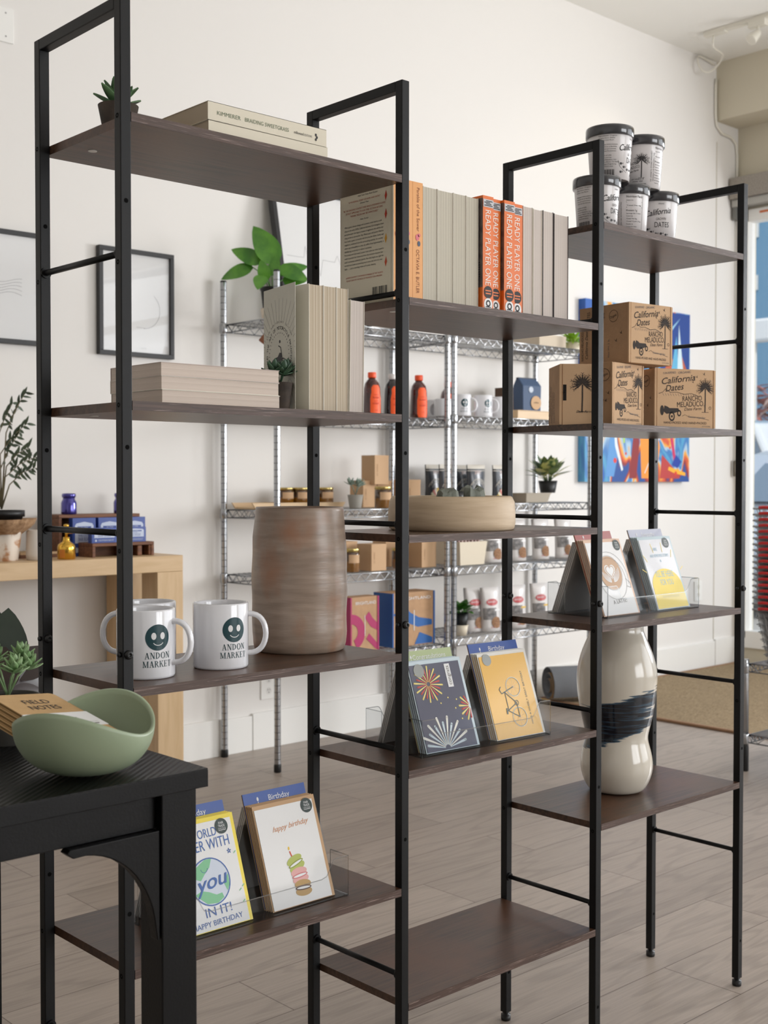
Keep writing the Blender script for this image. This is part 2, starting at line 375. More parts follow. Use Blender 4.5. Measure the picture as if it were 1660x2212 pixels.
# ------------------------------------------------------------------ the big black and walnut shelving unit
S = .0160; D = .2417; T = .0126
XP = [0.0, .5082, 1.0138, 1.5145]; HT = 1.7385
SH = [[1.5876, 1.207, .8234, .4427], [1.3955, 1.0131, .6307, .2508], [1.5873, 1.2099, .8271, .4484]]
tower = thing('shelving_unit', 'tall open shelving unit with black metal frames and walnut brown boards across the shop floor', 'shelving unit')
for i, x in enumerate(XP):
    for y in (0, D - S):
        b = MB(); b.box(x, x + S, y, y + S, .017, HT, steel); h = b
        for z in (.1, .521, 1.145, 1.47):
            f = frame((x + S / 2, y, z), (1, 0, 0), (0, 0, 1)); h.disc(f, 0, 0, .0032, steel_d, .0002, seg=16)
        for z in (SH[0][0] - .006, SH[0][1] - .006, SH[0][2] - .006, SH[1][0] - .006, SH[1][1] - .006, SH[1][2] - .006, SH[0][3] - .006):
            f = frame((x, y + S / 2, z), (0, -1, 0), (0, 0, 1)); h.ring(f, 0, 0, .0034, .0015, steel_d, .0002, seg=14)
        b.build('upright', tower, bevel=.0012)
        ft = MB(); ft.lathe([(.006, .018), (.006, .012), (.0098, .012), (.0102, .003), (.0094, 0)], black_pl, 20, (x + S / 2, y + S / 2, 0)); ft.build('foot', tower)
        bo = MB(); R = Matrix.Translation((x + S / 2, y, .869)) @ Matrix.Rotation(PI / 2, 4, 'X')
        bo.lathe([(.0062, 0), (.0062, .002), (.0052, .0045), (.003, .0052), (.0026, .0052), (.0024, .003), (.0001, .003)], black_pl, 18, T=R)
        R2 = Matrix.Translation((x, y + S / 2, .869)) @ Matrix.Rotation(-PI / 2, 4, 'Y'); bo.lathe([(.0036, 0), (.0034, .003), (.001, .004)], black_pl, 12, T=R2)
        bo.build('bolt', tower)
    b = MB(); b.box(x, x + S, S - .0002, D - S + .0002, HT - S, HT, steel); b.build('top_bar', tower, bevel=.0012)
    for z in (1.4025, 1.0305, .6645, .2965):
        b = MB(); b.tube([(x + S / 2, S - .001, z), (x + S / 2, D - S + .001, z)], .0045, steel, 14)
        for y in (S, D - S - .003): b.lathe([(.0078, 0), (.0078, .003)], steel, 16, T=Matrix.Translation((x + S / 2, y + .003, z)) @ Matrix.Rotation(PI / 2, 4, 'X'))
        b.build('side_rod', tower)
for k, hs in enumerate(SH):
    for z in hs:
        x0 = XP[k] + S + .0003; x1 = XP[k + 1] - .0003
        b = MB(); b.box(x0, x1, .0008, D - .0008, z - T, z, board); bo = b.build('shelf_board', tower)
        e = MB(); e.box(x0, x1, 0, .0009, z - T, z, edge_w); e.box(x0, x1, D - .0009, D, z - T, z, edge_w)
        e.build('edge_band', bo)
        for yy in ((.075, .165) if z in (1.5876, 1.207, 1.3955) else ()):
            c = MB(); c.lathe([(.0065, -.0008), (.0065, 0)], trim_m, 18, (x0 + .035, yy, z - T)); c.build('cam_cover', bo)

# ------------------------------------------------------------------ black side table with bowl
TH = .77; TX = -.041; TY = -.258
tab = thing('side_table', 'black wooden side table with ribbed top and curved leg bracket in the lower left foreground', 'table', (TX, TY, 0))
b = MB(); n = 150; W0 = 1.25; dep = .60
tw = M('black_painted_wood', (6, 6, 7), .36, bump=.1, bs=300, spec=.26)
b.box(-W0, 0, 0, dep, TH - .0215, TH - .0015, tw)
b.build('tabletop', tab, bevel=.0008)
rib = bpy.data.materials.new('ribbed_black'); rib.use_nodes = True; nt = rib.node_tree; pb = nt.nodes['Principled BSDF']; pb.inputs['Base Color'].default_value = srgb((6, 6, 7)); pb.inputs['Roughness'].default_value = .34; pb.inputs['Specular IOR Level'].default_value = .36
tc = nt.nodes.new('ShaderNodeTexCoord'); mp = nt.nodes.new('ShaderNodeMapping'); mp.inputs['Rotation'].default_value = (0, 0, math.radians(-128.7)); wv = nt.nodes.new('ShaderNodeTexWave'); wv.inputs['Scale'].default_value = 42; wv.inputs['Distortion'].default_value = .0
bp = nt.nodes.new('ShaderNodeBump'); bp.inputs['Strength'].default_value = .5; bp.inputs['Distance'].default_value = .0012
nt.links.new(tc.outputs['Object'], mp.inputs[0]); nt.links.new(mp.outputs[0], wv.inputs[0]); nt.links.new(wv.outputs['Fac'], bp.inputs['Height']); nt.links.new(bp.outputs[0], pb.inputs['Normal'])
b = MB(); b.box(-W0 + .0005, -.0005, .0005, dep - .0005, TH - .0016, TH, rib); b.build('ribbed_surface', tab)
LW = .047; LX = -.003
b = MB(); b.box(LX - LW, LX + .0, .020, .020 + LW, 0, TH - .0215, tw); leg = b.build('leg', tab, bevel=.0015)
b = MB(); b.box(LX - LW, LX, dep - .02 - LW, dep - .02, 0, TH - .0215, tw); b.build('leg', tab, bevel=.0015)
b = MB(); b.box(-W0 + .05, -W0 + .05 + LW, .02, .02 + LW, 0, TH - .0215, tw); b.build('leg', tab, bevel=.0015)
b = MB(); b.box(-W0 + .05, -W0 + .05 + LW, dep - .02 - LW, dep - .02, 0, TH - .0215, tw); b.build('leg', tab, bevel=.0015)
b = MB(); b.box(-W0 + .09, LX - LW, .032, .05, TH - .067, TH - .0215, tw); b.build('apron', tab, bevel=.001)
b = MB(); b.box(LX - .03, LX - .012, .067, dep - .067, TH - .067, TH - .0215, tw); b.build('apron', tab, bevel=.001)
b = MB(); b.box(-W0 + .09, LX - LW, dep - .05, dep - .032, TH - .067, TH - .0215, tw); b.build('apron', tab, bevel=.001)
# curved bracket under the apron
f = frame((LX - LW - .0015, .038, TH - .0672), (-1, 0, 0), (0, 0, -1)); L_ = .112; H_ = .122
pts = [(0, 0), (L_, 0), (L_ + .004, .004), (L_ - .004, .0105)]
for k in range(1, 15):
    a = k / 15 * PI / 2; pts.append(((L_ - .014) * (1 - math.sin(a)) + .005, .0095 + (H_ - .0095) * (1 - math.cos(a))))
pts += [(.003, H_ + .004), (0, H_ + .004)]
b = MB(); b.prism(pts, f, .016, tw); b.build('bracket', tab, bevel=.0012)

sage = M('sage_matt_ceramic', (150, 164, 136), .42, bump=.03, bs=200)
def bowl(cx, cy):
    o = MB(); seg = 72; rings = 22; rz = .062
    def pt(a, t, off):
        # boat shaped bowl: rim high at the two ends, low on the flanks
        R = .080; up = .066 + .0165 * math.cos(2 * (a - .60))
        r = (R - off) * math.sin(min(t, 1) * PI / 2) ** .78 * (1 + .03 * math.cos(2 * (a - .60)))
        z = off * .8 + (up - off * .8) * (1 - math.cos(t * PI / 2)) ** 1.05
        return (r * math.cos(a), r * math.sin(a), z)
    vs = []; fs = []
    ts = [i / rings for i in range(rings + 1)]
    for t in ts: vs += [pt(2 * PI * j / seg, t, 0) for j in range(seg)]
    for t in reversed(ts):
        vs += [pt(2 * PI * j / seg, t * .995, .0042) for j in range(seg)]
    n = 2 * (rings + 1)
    for k in range(n - 1):
        for j in range(seg): fs.append((k * seg + j, k * seg + (j + 1) % seg, (k + 1) * seg + (j + 1) % seg, (k + 1) * seg + j))
    o.add(vs, fs, sage, True)
    return tag(o.build('bowl', loc=(cx, cy, TH + .0002)), 'sage green wavy rimmed ceramic bowl on the black side table', 'bowl')
bowl(-.158, -.184)

# kraft notebooks lying in the bowl
nb_k = M('notebook_kraft', (196, 160, 112), .75, bump=.1, bs=250, var=.08, vs=60)
nb_in = M('notebook_edge', (120, 92, 48), .8)
def notebook(T, label, band=False, ttl=False):
    r = thing('notebook', label, 'notebook', group='kraft notebooks in the bowl'); r.matrix_world = T
    L, Wd, th = .14, .089, .0042
    def rr(x0, x1, y0, y1, rad=.007):
        o = []
        for cx, cy, a0 in ((x1 - rad, y1 - rad, 0), (x0 + rad, y1 - rad, PI / 2), (x0 + rad, y0 + rad, PI), (x1 - rad, y0 + rad, 1.5 * PI)):
            o += [(cx + rad * math.cos(a0 + k * PI / 8), cy + rad * math.sin(a0 + k * PI / 8)) for k in range(5)]
        return o
    f0 = frame((0, 0, 0), (1, 0, 0), (0, 1, 0))
    b = MB(); b.prism(rr(0, L, 0, Wd), f0, .0008, nb_k); f1 = frame((0, 0, th - .0008), (1, 0, 0), (0, 1, 0)); b.prism(rr(0, L, 0, Wd), f1, .0008, nb_k)
    b.box(0.008, L - .008, Wd - .0008, Wd, 0, th, nb_k)
    if ttl:
        f = frame((0, 0, th), (0, -1, 0), (1, 0, 0))
        b.text(f, 'FIELD', -.042, .046, .0125, ink, w=.034); b.text(f, 'NOTES', -.042, .0275, .0125, ink, w=.038)
    b.build('cover', r)
    b = MB(); b.box(.002, L - .002, .001, Wd - .001, .0009, th - .0009, nb_in); b.build('pages', r)
    if band:
        b = MB(); b.box(.056, .1, -.0006, Wd + .0006, -.0006, th + .0006, pgw)
        f = frame((0, 0, th + .0007), (0, -1, 0), (1, 0, 0))
        b.build('paper_band', r)
    return r
def nb_matrix(k):
    # pile of notebooks tilted into the bowl, leaning on its left rim
    ex = Vector((.023, -.134, -.033)).normalized()                     # from the raised end down into the bowl
    ey = Vector((.078, .034, -.004)); ey = (ey - ex * ey.dot(ex)).normalized(); ez = ex.cross(ey)
    A = Vector((-.143, -.078, .8455)) - ey * .089 - ez * (.0047 * k + .0042) - ex * (.0055 * k) - ey * (.0022 * k)
    M4 = Matrix((ex, ey, ez)).transposed().to_4x4(); M4.translation = A
    return M4
def build_notebooks():
    labs = ['topmost kraft notebook with FIELD NOTES title and white paper band in the green bowl', 'second kraft notebook from the top of the pile in the green bowl',
            'third kraft notebook from the top of the pile in the green bowl', 'fourth kraft notebook from the top of the pile in the green bowl', 'fifth kraft notebook from the top of the pile in the green bowl']
    for k in range(5):
        r = notebook(nb_matrix(k), labs[k], band=False, ttl=False)
        if k == 0:
            # title, band and its print
            b = MB(); th = .0042; L, Wd = .14, .089
            b.box(.064, .106, -.0006, Wd + .0006, -.0006, th + .0006, pgw)
            f = frame((.106, Wd, th + .0007), (0, -1, 0), (-1, 0, 0))
            f = frame((0, 0, th + .0007), (0, -1, 0), (-1, 0, 0))
            f = frame((.106, Wd, th + .0006), (0, -1, 0), (1, 0, 0))
            g2 = lambda u, v, n=0: Vector((.106 - v, Wd - (Wd - u) if False else u, th + .0006 + n))
            g2 = frame((.106, 0, th + .0006), (0, 1, 0), (-1, 0, 0))
            b.text(g2, 'Plain Paper', .046, .022, .005, ink, w=.034); b.text(g2, '3-PACK MEMO BOOKS', .046, .016, .002, ink, w=.04); b.text(g2, '48 PAGES', .046, .033, .0018, inkg)
            b.rect(g2, .006, .010, .082, .0104, ink); b.rect(g2, .052, .004, .08, .006, inkg); b.rect(g2, .01, .004, .04, .006, inkg)
            b.build('paper_band', r)
            t = MB(); g3 = frame((0, 0, th), (0, 1, 0), (-1, 0, 0))
            t.text(g3, 'FIELD', .046, -.032, .0115, ink, w=.036); t.text(g3, 'NOTES', .046, -.05, .0115, ink, w=.042); t.build('title_print', r)
build_notebooks()

# ------------------------------------------------------------------ leaves and small plants
def leaf(mb, base, d, L, Wd, m, curl=.3, up=Vector((0, 0, 1)), fold=.15, seg=7, tip=1.0, thick=0):
    d = Vector(d).normalized(); base = Vector(base); side = d.cross(up)
    if side.length < .05: side = d.cross(Vector((1, 0, 0)))
    side.normalize(); nrm = side.cross(d).normalized()
    vs = []; fs = []
    for i in range(seg + 1):
        t = i / seg; w = Wd / 2 * (math.sin(PI * min(1, t ** .8 * .97 + .03)) ** .75) * (1 - .15 * t * tip)
        if i == seg: w = 0.0001
        c = base + d * (L * t) + nrm * (-curl * L * t * t)
        for k, q in ((-1, 1), (0, 0), (1, 1)): vs.append(c + side * (w * k) + nrm * (w * fold * q))
    if thick:
        n0 = len(vs); vs += [v - nrm * thick for v in vs[:]]
    for i in range(seg):
        for k in range(2): fs.append((i * 3 + k, i * 3 + k + 1, i * 3 + k + 4, i * 3 + k + 3))
    if thick:
        for i in range(seg):
            for k in range(2): fs.append((n0 + i * 3 + k + 3, n0 + i * 3 + k + 4, n0 + i * 3 + k + 1, n0 + i * 3 + k))
            for k in (0, 2): fs.append((i * 3 + k, (i + 1) * 3 + k, n0 + (i + 1) * 3 + k, n0 + i * 3 + k))
    mb.add(vs, fs, m, True)
suc_g = M('succulent_green', (88, 122, 78), .5, c2=(60, 92, 60), vs=60)
suc_b = M('succulent_blue_green', (130, 150, 130), .6, c2=(96, 120, 100), vs=60)
terra = M('mottled_stone_pot', (74, 62, 52), .8, bump=.3, bs=150, c2=(48, 40, 34), vs=40)
def pot_mb(r0, r1, h, m, wall=.004, soil_m=soil, soil_d=.006):
    b = MB(); b.lathe([(r0 * .96, 0), (r0, .002), (r1, h), (r1 - wall, h), (r1 - wall - .001, h - soil_d), (.0005, h - soil_d + .001)], m, 32)
    return b
def succulent(loc, label, r0, r1, h, nl, L, wd, lm, pm, kind='rosette', rz=0, group=None):
    t = thing('potted_succulent', label, 'plant', loc, rz, group)
    pot_mb(r0, r1, h, pm).build('pot', t)
    b = MB(); b.lathe([(r1 - .005, 0), (.0004, .001)], soil, 24, (0, 0, h - .004)); b.build('soil', t)
    b = MB(); random.seed(int(nl * 13 + L * 1e4))
    if kind == 'rosette':
        for i in range(nl):
            a = i * 2.4; e = .35 + 1.0 * (1 - i / nl) * 0 + i / nl * 1.15
            d = (math.cos(a) * math.cos(e), math.sin(a) * math.cos(e), math.sin(e))
            leaf(b, (0, 0, h - .002 + i * .0006), d, L * (1 - .2 * i / nl), wd, lm, curl=-.12, fold=.35, thick=.0022, seg=6)
    else:
        for s_ in range(5):
            a = s_ * 1.4 + .4; top = Vector((math.cos(a) * L * .75, math.sin(a) * L * .75, h + L * (1.0 + .35 * random.random())))
            b.tube([(0, 0, h - .003), top * .5 + Vector((0, 0, h * .6)), top], .0013, lm, 6)
            for i in range(nl):
                q = i * 2.4; e = .1 + i / nl * 1.2; d = (math.cos(q) * math.cos(e), math.sin(q) * math.cos(e), math.sin(e))
                leaf(b, top - Vector((0, 0, .004 * (1 - i / nl))), d, wd * 2.0, wd, lm, curl=-.2, fold=.3, thick=.0015, seg=5)
    b.build('leaves', t)
    return t
succulent(Vector((.048, .087, SH[0][0])), 'small spiky succulent in a dark stone pot on the top left shelf', .022, .028, .033, 18, .040, .018, suc_g, terra)
succulent(Vector((.3015, .050, SH[0][1])), 'small round leaved succulent in a dark pot behind the three paged stack', .014, .0195, .042, 9, .015, .0105, M('succulent_dark', (62, 92, 66), .45, c2=(40, 66, 48), vs=60), terra, 'stem')
succulent(Vector((-.149, .028, TH)), 'pale green clustered succulent in a grey pot at the left edge of the black table', .030, .04, .06, 16, .034, .0105, M('succulent_pale', (150, 176, 130), .55, c2=(110, 146, 90), vs=70), M('grey_stone_pot', (64, 62, 58), .85, bump=.2, bs=120), 'stem')

# ------------------------------------------------------------------ mugs
teal = M('dark_teal_print', (24, 66, 74), .2, coat=.4)
def mug(label, loc, hand, logo=None, group=None, name='mug'):
    t = thing(name, label, 'mug', loc, 0, group); R, H = .0412, .0965
    b = MB(); b.lathe([(R - .003, .0), (R - .0008, .0012), (R, .004), (R, H - .002), (R - .0008, H), (R - .003, H), (R - .0036, H - .003), (R - .0042, .008), (R - .01, .005), (.0005, .005)], white_cer, 64)
    if logo is not None:
        f = cyl(R, logo, 0)
        b.disc(f, 0, .0590, .0183, teal, .00018, rings=6, seg=40)
        for s_ in (-1, 1): b.disc(f, s_ * .0066 + .0003, .0610, .0050, pgw, .0003, sx=.72, rings=2, seg=20)
        b.ring(f, .0003, .0570, .0095, .0085, pgw, .0003, a0=PI + .65, a1=2 * PI - .65, seg=14)
        serif(b, f, 'ANDON', 0, .0295, .0088, teal, w=.038); serif(b, f, 'MARKET', 0, .0175, .0088, teal, w=.0435)
    b.build('body', t)
    h = MB(); pts = []
    for k in range(17):
        a = -PI / 2 + PI * k / 16; pts.append(((R - .003) + .029 * math.cos(a) ** .7 if math.cos(a) > 1e-6 else R - .003, 0, .050 + .0295 * math.sin(a)))
    vs = []; pts = [Vector(p) for p in pts]
    seg = 12; fs = []
    for k, p in enumerate(pts):
        a = pts[max(0, k - 1)]; c = pts[min(len(pts) - 1, k + 1)]; tt = (c - a).normalized(); u = Vector((0, 1, 0)); w = tt.cross(u)
        for j in range(seg):
            q = 2 * PI * j / seg; vs.append(p + u * math.cos(q) * .0062 + w * math.sin(q) * .0042)
    for k in range(len(pts) - 1):
        for j in range(seg): fs.append((k * seg + j, (k + 1) * seg + j, (k + 1) * seg + (j + 1) % seg, k * seg + (j + 1) % seg))
    h.add(vs, fs, white_cer, True); o = h.build('handle', t); o.rotation_euler.z = hand
    return t
m1 = Vector((.084, .080, SH[0][2])); m2 = Vector((.214, .082, SH[0][2]))
def camside(p, deg): return face_cam(p.x, p.y) + math.radians(deg)
mug('white smiling face logo mug at the front left of the shelf beside the black upright', m1, camside(m1, 68), camside(m1, 24), 'white logo mugs')
mug('white smiling face logo mug beside the tall stoneware vase', m2, camside(m2, 84), camside(m2, 29), 'white logo mugs')
m3 = Vector((.141, .166, SH[0][2])); mug('plain side white mug standing behind the front left logo mug', m3, camside(m3, -92), None, 'white logo mugs')

# ------------------------------------------------------------------ stoneware vase, planter, tall vase
def vase_mat(name, base, tan, rust, zs=22, rough=.45):
    m = bpy.data.materials.new(name); m.use_nodes = True; nt = m.node_tree; b = nt.nodes['Principled BSDF']; N = nt.nodes.new; L = nt.links.new
    tc = N('ShaderNodeTexCoord'); mp = N('ShaderNodeMapping'); mp.inputs['Scale'].default_value = (3, 3, zs); L(tc.outputs['Object'], mp.inputs[0])
    n = N('ShaderNodeTexNoise'); n.inputs['Scale'].default_value = 4; n.inputs['Detail'].default_value = 8; L(mp.outputs[0], n.inputs['Vector'])
    r = N('ShaderNodeValToRGB'); r.color_ramp.elements[0].position = .3; r.color_ramp.elements[1].position = .7; r.color_ramp.elements[0].color = srgb(base); r.color_ramp.elements[1].color = srgb(tan); L(n.outputs[0], r.inputs[0])
    mp2 = N('ShaderNodeMapping'); mp2.inputs['Scale'].default_value = (9, 9, 7); L(tc.outputs['Object'], mp2.inputs[0])
    n2 = N('ShaderNodeTexNoise'); n2.inputs['Scale'].default_value = 1.4; n2.inputs['Detail'].default_value = 4; L(mp2.outputs[0], n2.inputs['Vector'])
    r2 = N('ShaderNodeValToRGB'); r2.color_ramp.elements[0].position = .5; r2.color_ramp.elements[1].position = .72; L(n2.outputs[0], r2.inputs[0])
    mx = N('ShaderNodeMix'); mx.data_type = 'RGBA'; L(r2.outputs[0], mx.inputs[0]); L(r.outputs[0], mx.inputs[6]); mx.inputs[7].default_value = srgb(rust)
    L(mx.outputs[2], b.inputs['Base Color']); b.inputs['Roughness'].default_value = rough
    bp = N('ShaderNodeBump'); bp.inputs['Strength'].default_value = .35; bp.inputs['Distance'].default_value = .002; L(n.outputs[0], bp.inputs['Height']); L(bp.outputs[0], b.inputs['Normal'])
    return m
vm = vase_mat('stoneware_glaze', (142, 124, 110), (172, 152, 136), (160, 112, 82), rough=.3)
b = MB(); vp = at('z', SH[0][2], 644, 1399); vp.x, vp.y = .420, .152
H = .2345
prof = [(.070, 0), (.0745, .003), (.0765, .012), (.0778, .03), (.0775, .07), (.0782, .11), (.0778, .15), (.0768, .185), (.0745, .21), (.0728, .2275), (.0725, .2325), (.0712, .2345), (.0694, .2335), (.0688, .226), (.071, .19), (.073, .1), (.071, .012), (.001, .010)]
p2 = []
for (r0, z0), (r1, z1) in zip(prof, prof[1:]):
    k = max(1, int(abs(z1 - z0) / .006))
    for q in range(k): p2.append((r0 + (r1 - r0) * q / k, z0 + (z1 - z0) * q / k))
p2.append(prof[-1])
b.lathe(p2, vm, 72, wob=lambda a, z: 1 + .006 * math.sin(z * 95 + a) + .005 * math.sin(2 * a + z * 30))
tag(b.build('vase', loc=(vp.x, vp.y, SH[0][2])), 'wide grey brown stoneware cylinder vase with rust streaks beside the mugs', 'vase')

pm = vase_mat('buff_stoneware', (196, 172, 142), (214, 192, 164), (200, 178, 150), 30, .6)
pc = Vector((.744, .119, SH[1][1]))
pl = thing('planter_dish', 'wide shallow buff stoneware planter on the middle column shelf', 'planter', pc)
b = MB(); b.lathe([(.108, 0), (.1125, .003), (.1145, .012), (.1145, .030), (.113, .05), (.109, .058), (.1065, .0605), (.103, .059), (.103, .045), (.001, .043)], pm, 80, wob=lambda a, z: 1 + .003 * math.sin(3 * a)); b.build('dish_body', pl)
b = MB(); b.lathe([(.1028, .046), (.0005, .048)], M('planter_gravel', (150, 140, 126), .9, bump=.8, bs=300), 48, caps=False); b.build('gravel', pl)
stone_m = M('grey_green_stone', (138, 142, 132), .8, bump=.5, bs=90, c2=(112, 116, 106), vs=50)
def stone(px, py, dx, dy, h, label, sd):
    random.seed(sd); b = MB(); n = 14; vs = []; fs = []
    for k, (rr, z) in enumerate(((1, 0), (1.02, .45), (.9, .85), (.55, 1.0))):
        for j in range(n):
            a = 2 * PI * j / n; q = 1 + .14 * math.sin(j * 2.1 + sd) + .08 * random.uniform(-1, 1)
            vs.append((dx * rr * q * math.cos(a), dy * rr * q * math.sin(a), h * z * (1 + .18 * math.sin(j * 1.3 + sd * 2) * (k > 1))))
    for k in range(3):
        for j in range(n): fs.append((k * n + j, k * n + (j + 1) % n, (k + 1) * n + (j + 1) % n, (k + 1) * n + j))
    fs.append(tuple(3 * n + j for j in range(n))); b.add(vs, fs, stone_m)
    tag(b.build('stone', loc=(px, py, pc.z + .0478)), label, 'stone', 'stones in the planter dish')
stone(.700, .085, .021, .016, .024, 'flat topped grey stone at the left inside the planter dish', 3)
stone(.800, .125, .028, .02, .028, 'larger ridged grey stone at the right inside the planter dish', 8)
b = MB(); b.lathe([(.013, 0), (.016, .003), (.0165, .021), (.0150, .021), (.0145, .006), (.001, .006)], black_pl, 30)
tag(b.build('small_cup', loc=(.752, .120, pc.z + .0478)), 'small glossy black cup between the stones in the planter dish', 'cup')

# tall hourglass vase with blue brush band
def tall_vase():
    m = bpy.data.materials.new('cream_gloss_brush_band'); m.use_nodes = True; nt = m.node_tree; bs = nt.nodes['Principled BSDF']; N = nt.nodes.new; L = nt.links.new
    tc = N('ShaderNodeTexCoord'); sep = N('ShaderNodeSeparateXYZ'); L(tc.outputs['Object'], sep.inputs[0])
    dot = N('ShaderNodeVectorMath'); dot.operation = 'DOT_PRODUCT'; L(tc.outputs['Object'], dot.inputs[0]); dot.inputs[1].default_value = (.737, -.675, 0)
    tilt = N('ShaderNodeMath'); tilt.operation = 'MULTIPLY_ADD'; L(dot.outputs['Value'], tilt.inputs[0]); tilt.inputs[1].default_value = -.34; L(sep.outputs[2], tilt.inputs[2])
    mp = N('ShaderNodeMapping'); mp.inputs['Scale'].default_value = (5, 5, 110); mp.inputs['Rotation'].default_value = (.22, .24, 0); L(tc.outputs['Object'], mp.inputs[0])
    n = N('ShaderNodeTexNoise'); n.inputs['Scale'].default_value = 2.2; n.inputs['Detail'].default_value = 6; L(mp.outputs[0], n.inputs['Vector'])
    d = N('ShaderNodeMath'); d.operation = 'SUBTRACT'; L(tilt.outputs[0], d.inputs[0]); d.inputs[1].default_value = .162
    a = N('ShaderNodeMath'); a.operation = 'ABSOLUTE'; L(d.outputs[0], a.inputs[0])
    mr = N('ShaderNodeMapRange'); mr.inputs[1].default_value = .036; mr.inputs[2].default_value = .054; mr.inputs[3].default_value = .78; mr.inputs[4].default_value = .22; L(a.outputs[0], mr.inputs[0])
    # fewer bristles reach the right side
    xr = N('ShaderNodeMapRange'); xr.inputs[1].default_value = -.05; xr.inputs[2].default_value = .07; xr.inputs[3].default_value = .03; xr.inputs[4].default_value = -.18; L(dot.outputs['Value'], xr.inputs[0])
    ad = N('ShaderNodeMath'); ad.operation = 'ADD'; L(mr.outputs[0], ad.inputs[0]); L(xr.outputs[0], ad.inputs[1])
    cp = N('ShaderNodeMath'); cp.operation = 'SUBTRACT'; L(ad.outputs[0], cp.inputs[0]); L(n.outputs[0], cp.inputs[1])
    r = N('ShaderNodeValToRGB'); r.color_ramp.elements[0].position = .0; r.color_ramp.elements[0].color = (0, 0, 0, 1); r.color_ramp.elements[1].position = .05; L(cp.outputs[0], r.inputs[0])
    r2 = N('ShaderNodeValToRGB'); r2.color_ramp.elements[0].color = srgb((64, 92, 112)); r2.color_ramp.elements[1].color = srgb((18, 24, 34)); r2.color_ramp.elements[0].position = .05; r2.color_ramp.elements[1].position = .22; L(cp.outputs[0], r2.inputs[0])
    mx = N('ShaderNodeMix'); mx.data_type = 'RGBA'; L(r.outputs[0], mx.inputs[0]); mx.inputs[6].default_value = srgb((214, 206, 192)); L(r2.outputs[0], mx.inputs[7])
    L(mx.outputs[2], bs.inputs['Base Color']); bs.inputs['Roughness'].default_value = .16; bs.inputs['Coat Weight'].default_value = .4
    prof = [(.044, 0), (.056, .002), (.064, .012), (.072, .03), (.0765, .05), (.0745, .075), (.069, .095), (.0645, .110), (.066, .124), (.0715, .145), (.077, .17), (.0815, .2), (.0845, .23), (.084, .255), (.077, .285), (.067, .31), (.057, .332), (.054, .342), (.0555, .350), (.052, .351), (.050, .342), (.053, .33), (.070, .28), (.076, .24)]
    b = MB(); b.lathe(prof, m, 72, wob=lambda a, z: 1 + .004 * math.sin(z * 60 + a))
    o = b.build('tall_vase', loc=(1.266, .142, SH[2][3])); sm = o.modifiers.new('sub', 'SUBSURF'); sm.levels = 1; sm.render_levels = 1
    tag(o, 'tall cream hourglass vase with a dark blue brushed band on the lower right shelf', 'vase')
tall_vase()

# ------------------------------------------------------------------ books
def page_mat(name, c, c2):
    return M(name, c, .85, c2=c2, vs=3, stretch=(260, .2, .2), bump=.2, bs=3, ramp=(.3, .7), detail=4)
pg_grey = page_mat('page_edges_grey', (222, 216, 200), (180, 172, 156))
pg_cream = page_mat('page_edges_cream', (232, 222, 204), (164, 142, 112))
pg_pink = page_mat('page_edges_pinkish', (226, 216, 208), (196, 184, 176))
pg_flat = M('page_edges_stacked', (226, 212, 200), .85, c2=(200, 184, 172), vs=3, stretch=(.2, .2, 260), bump=.2, bs=3, ramp=(.3, .7), detail=4)
cov_w = M('cover_off_white', (228, 222, 208), .5)
cov_dark = M('cover_dark_brown', (52, 40, 36), .5)
cov_or = M('cover_bright_orange', (236, 118, 40), .35)
cov_par = M('cover_soft_orange', (240, 172, 104), .45)
def book(loc, th, h, d, label, cov, pg, spine_front=False, group=None, rz=0, lean=0, prints=None, side=None):
    """upright book: x = thickness, y = depth (0 = near side), z = height"""
    t = thing('book', label, 'book', loc, rz, group)
    if lean: t.rotation_euler.y = lean
    c = .0006; b = MB(); b.box(0, c, 0, d, 0, h, side or cov); b.box(th - c, th, 0, d, 0, h, cov)
    if spine_front: b.box(c, th - c, 0, c * 1.4, 0, h, cov)
    else: b.box(c, th - c, d - c, d, 0, h, cov)
    if prints: prints(b, frame((0, 0, 0), (1, 0, 0), (0, 0, 1)), frame((0, d, 0), (0, -1, 0), (0, 0, 1)))
    b.build('cover', t)
    p = MB(); p.box(c, th - c, .0012, d - .0012, .0008, h - .0008, pg); p.build('pages', t)
    return t
BG1 = 'page-out paperbacks on the upper middle shelf'; yF = .040
def xat(px, y=yF, py=660): return at('y', y, px, py).x
z = SH[1][0]
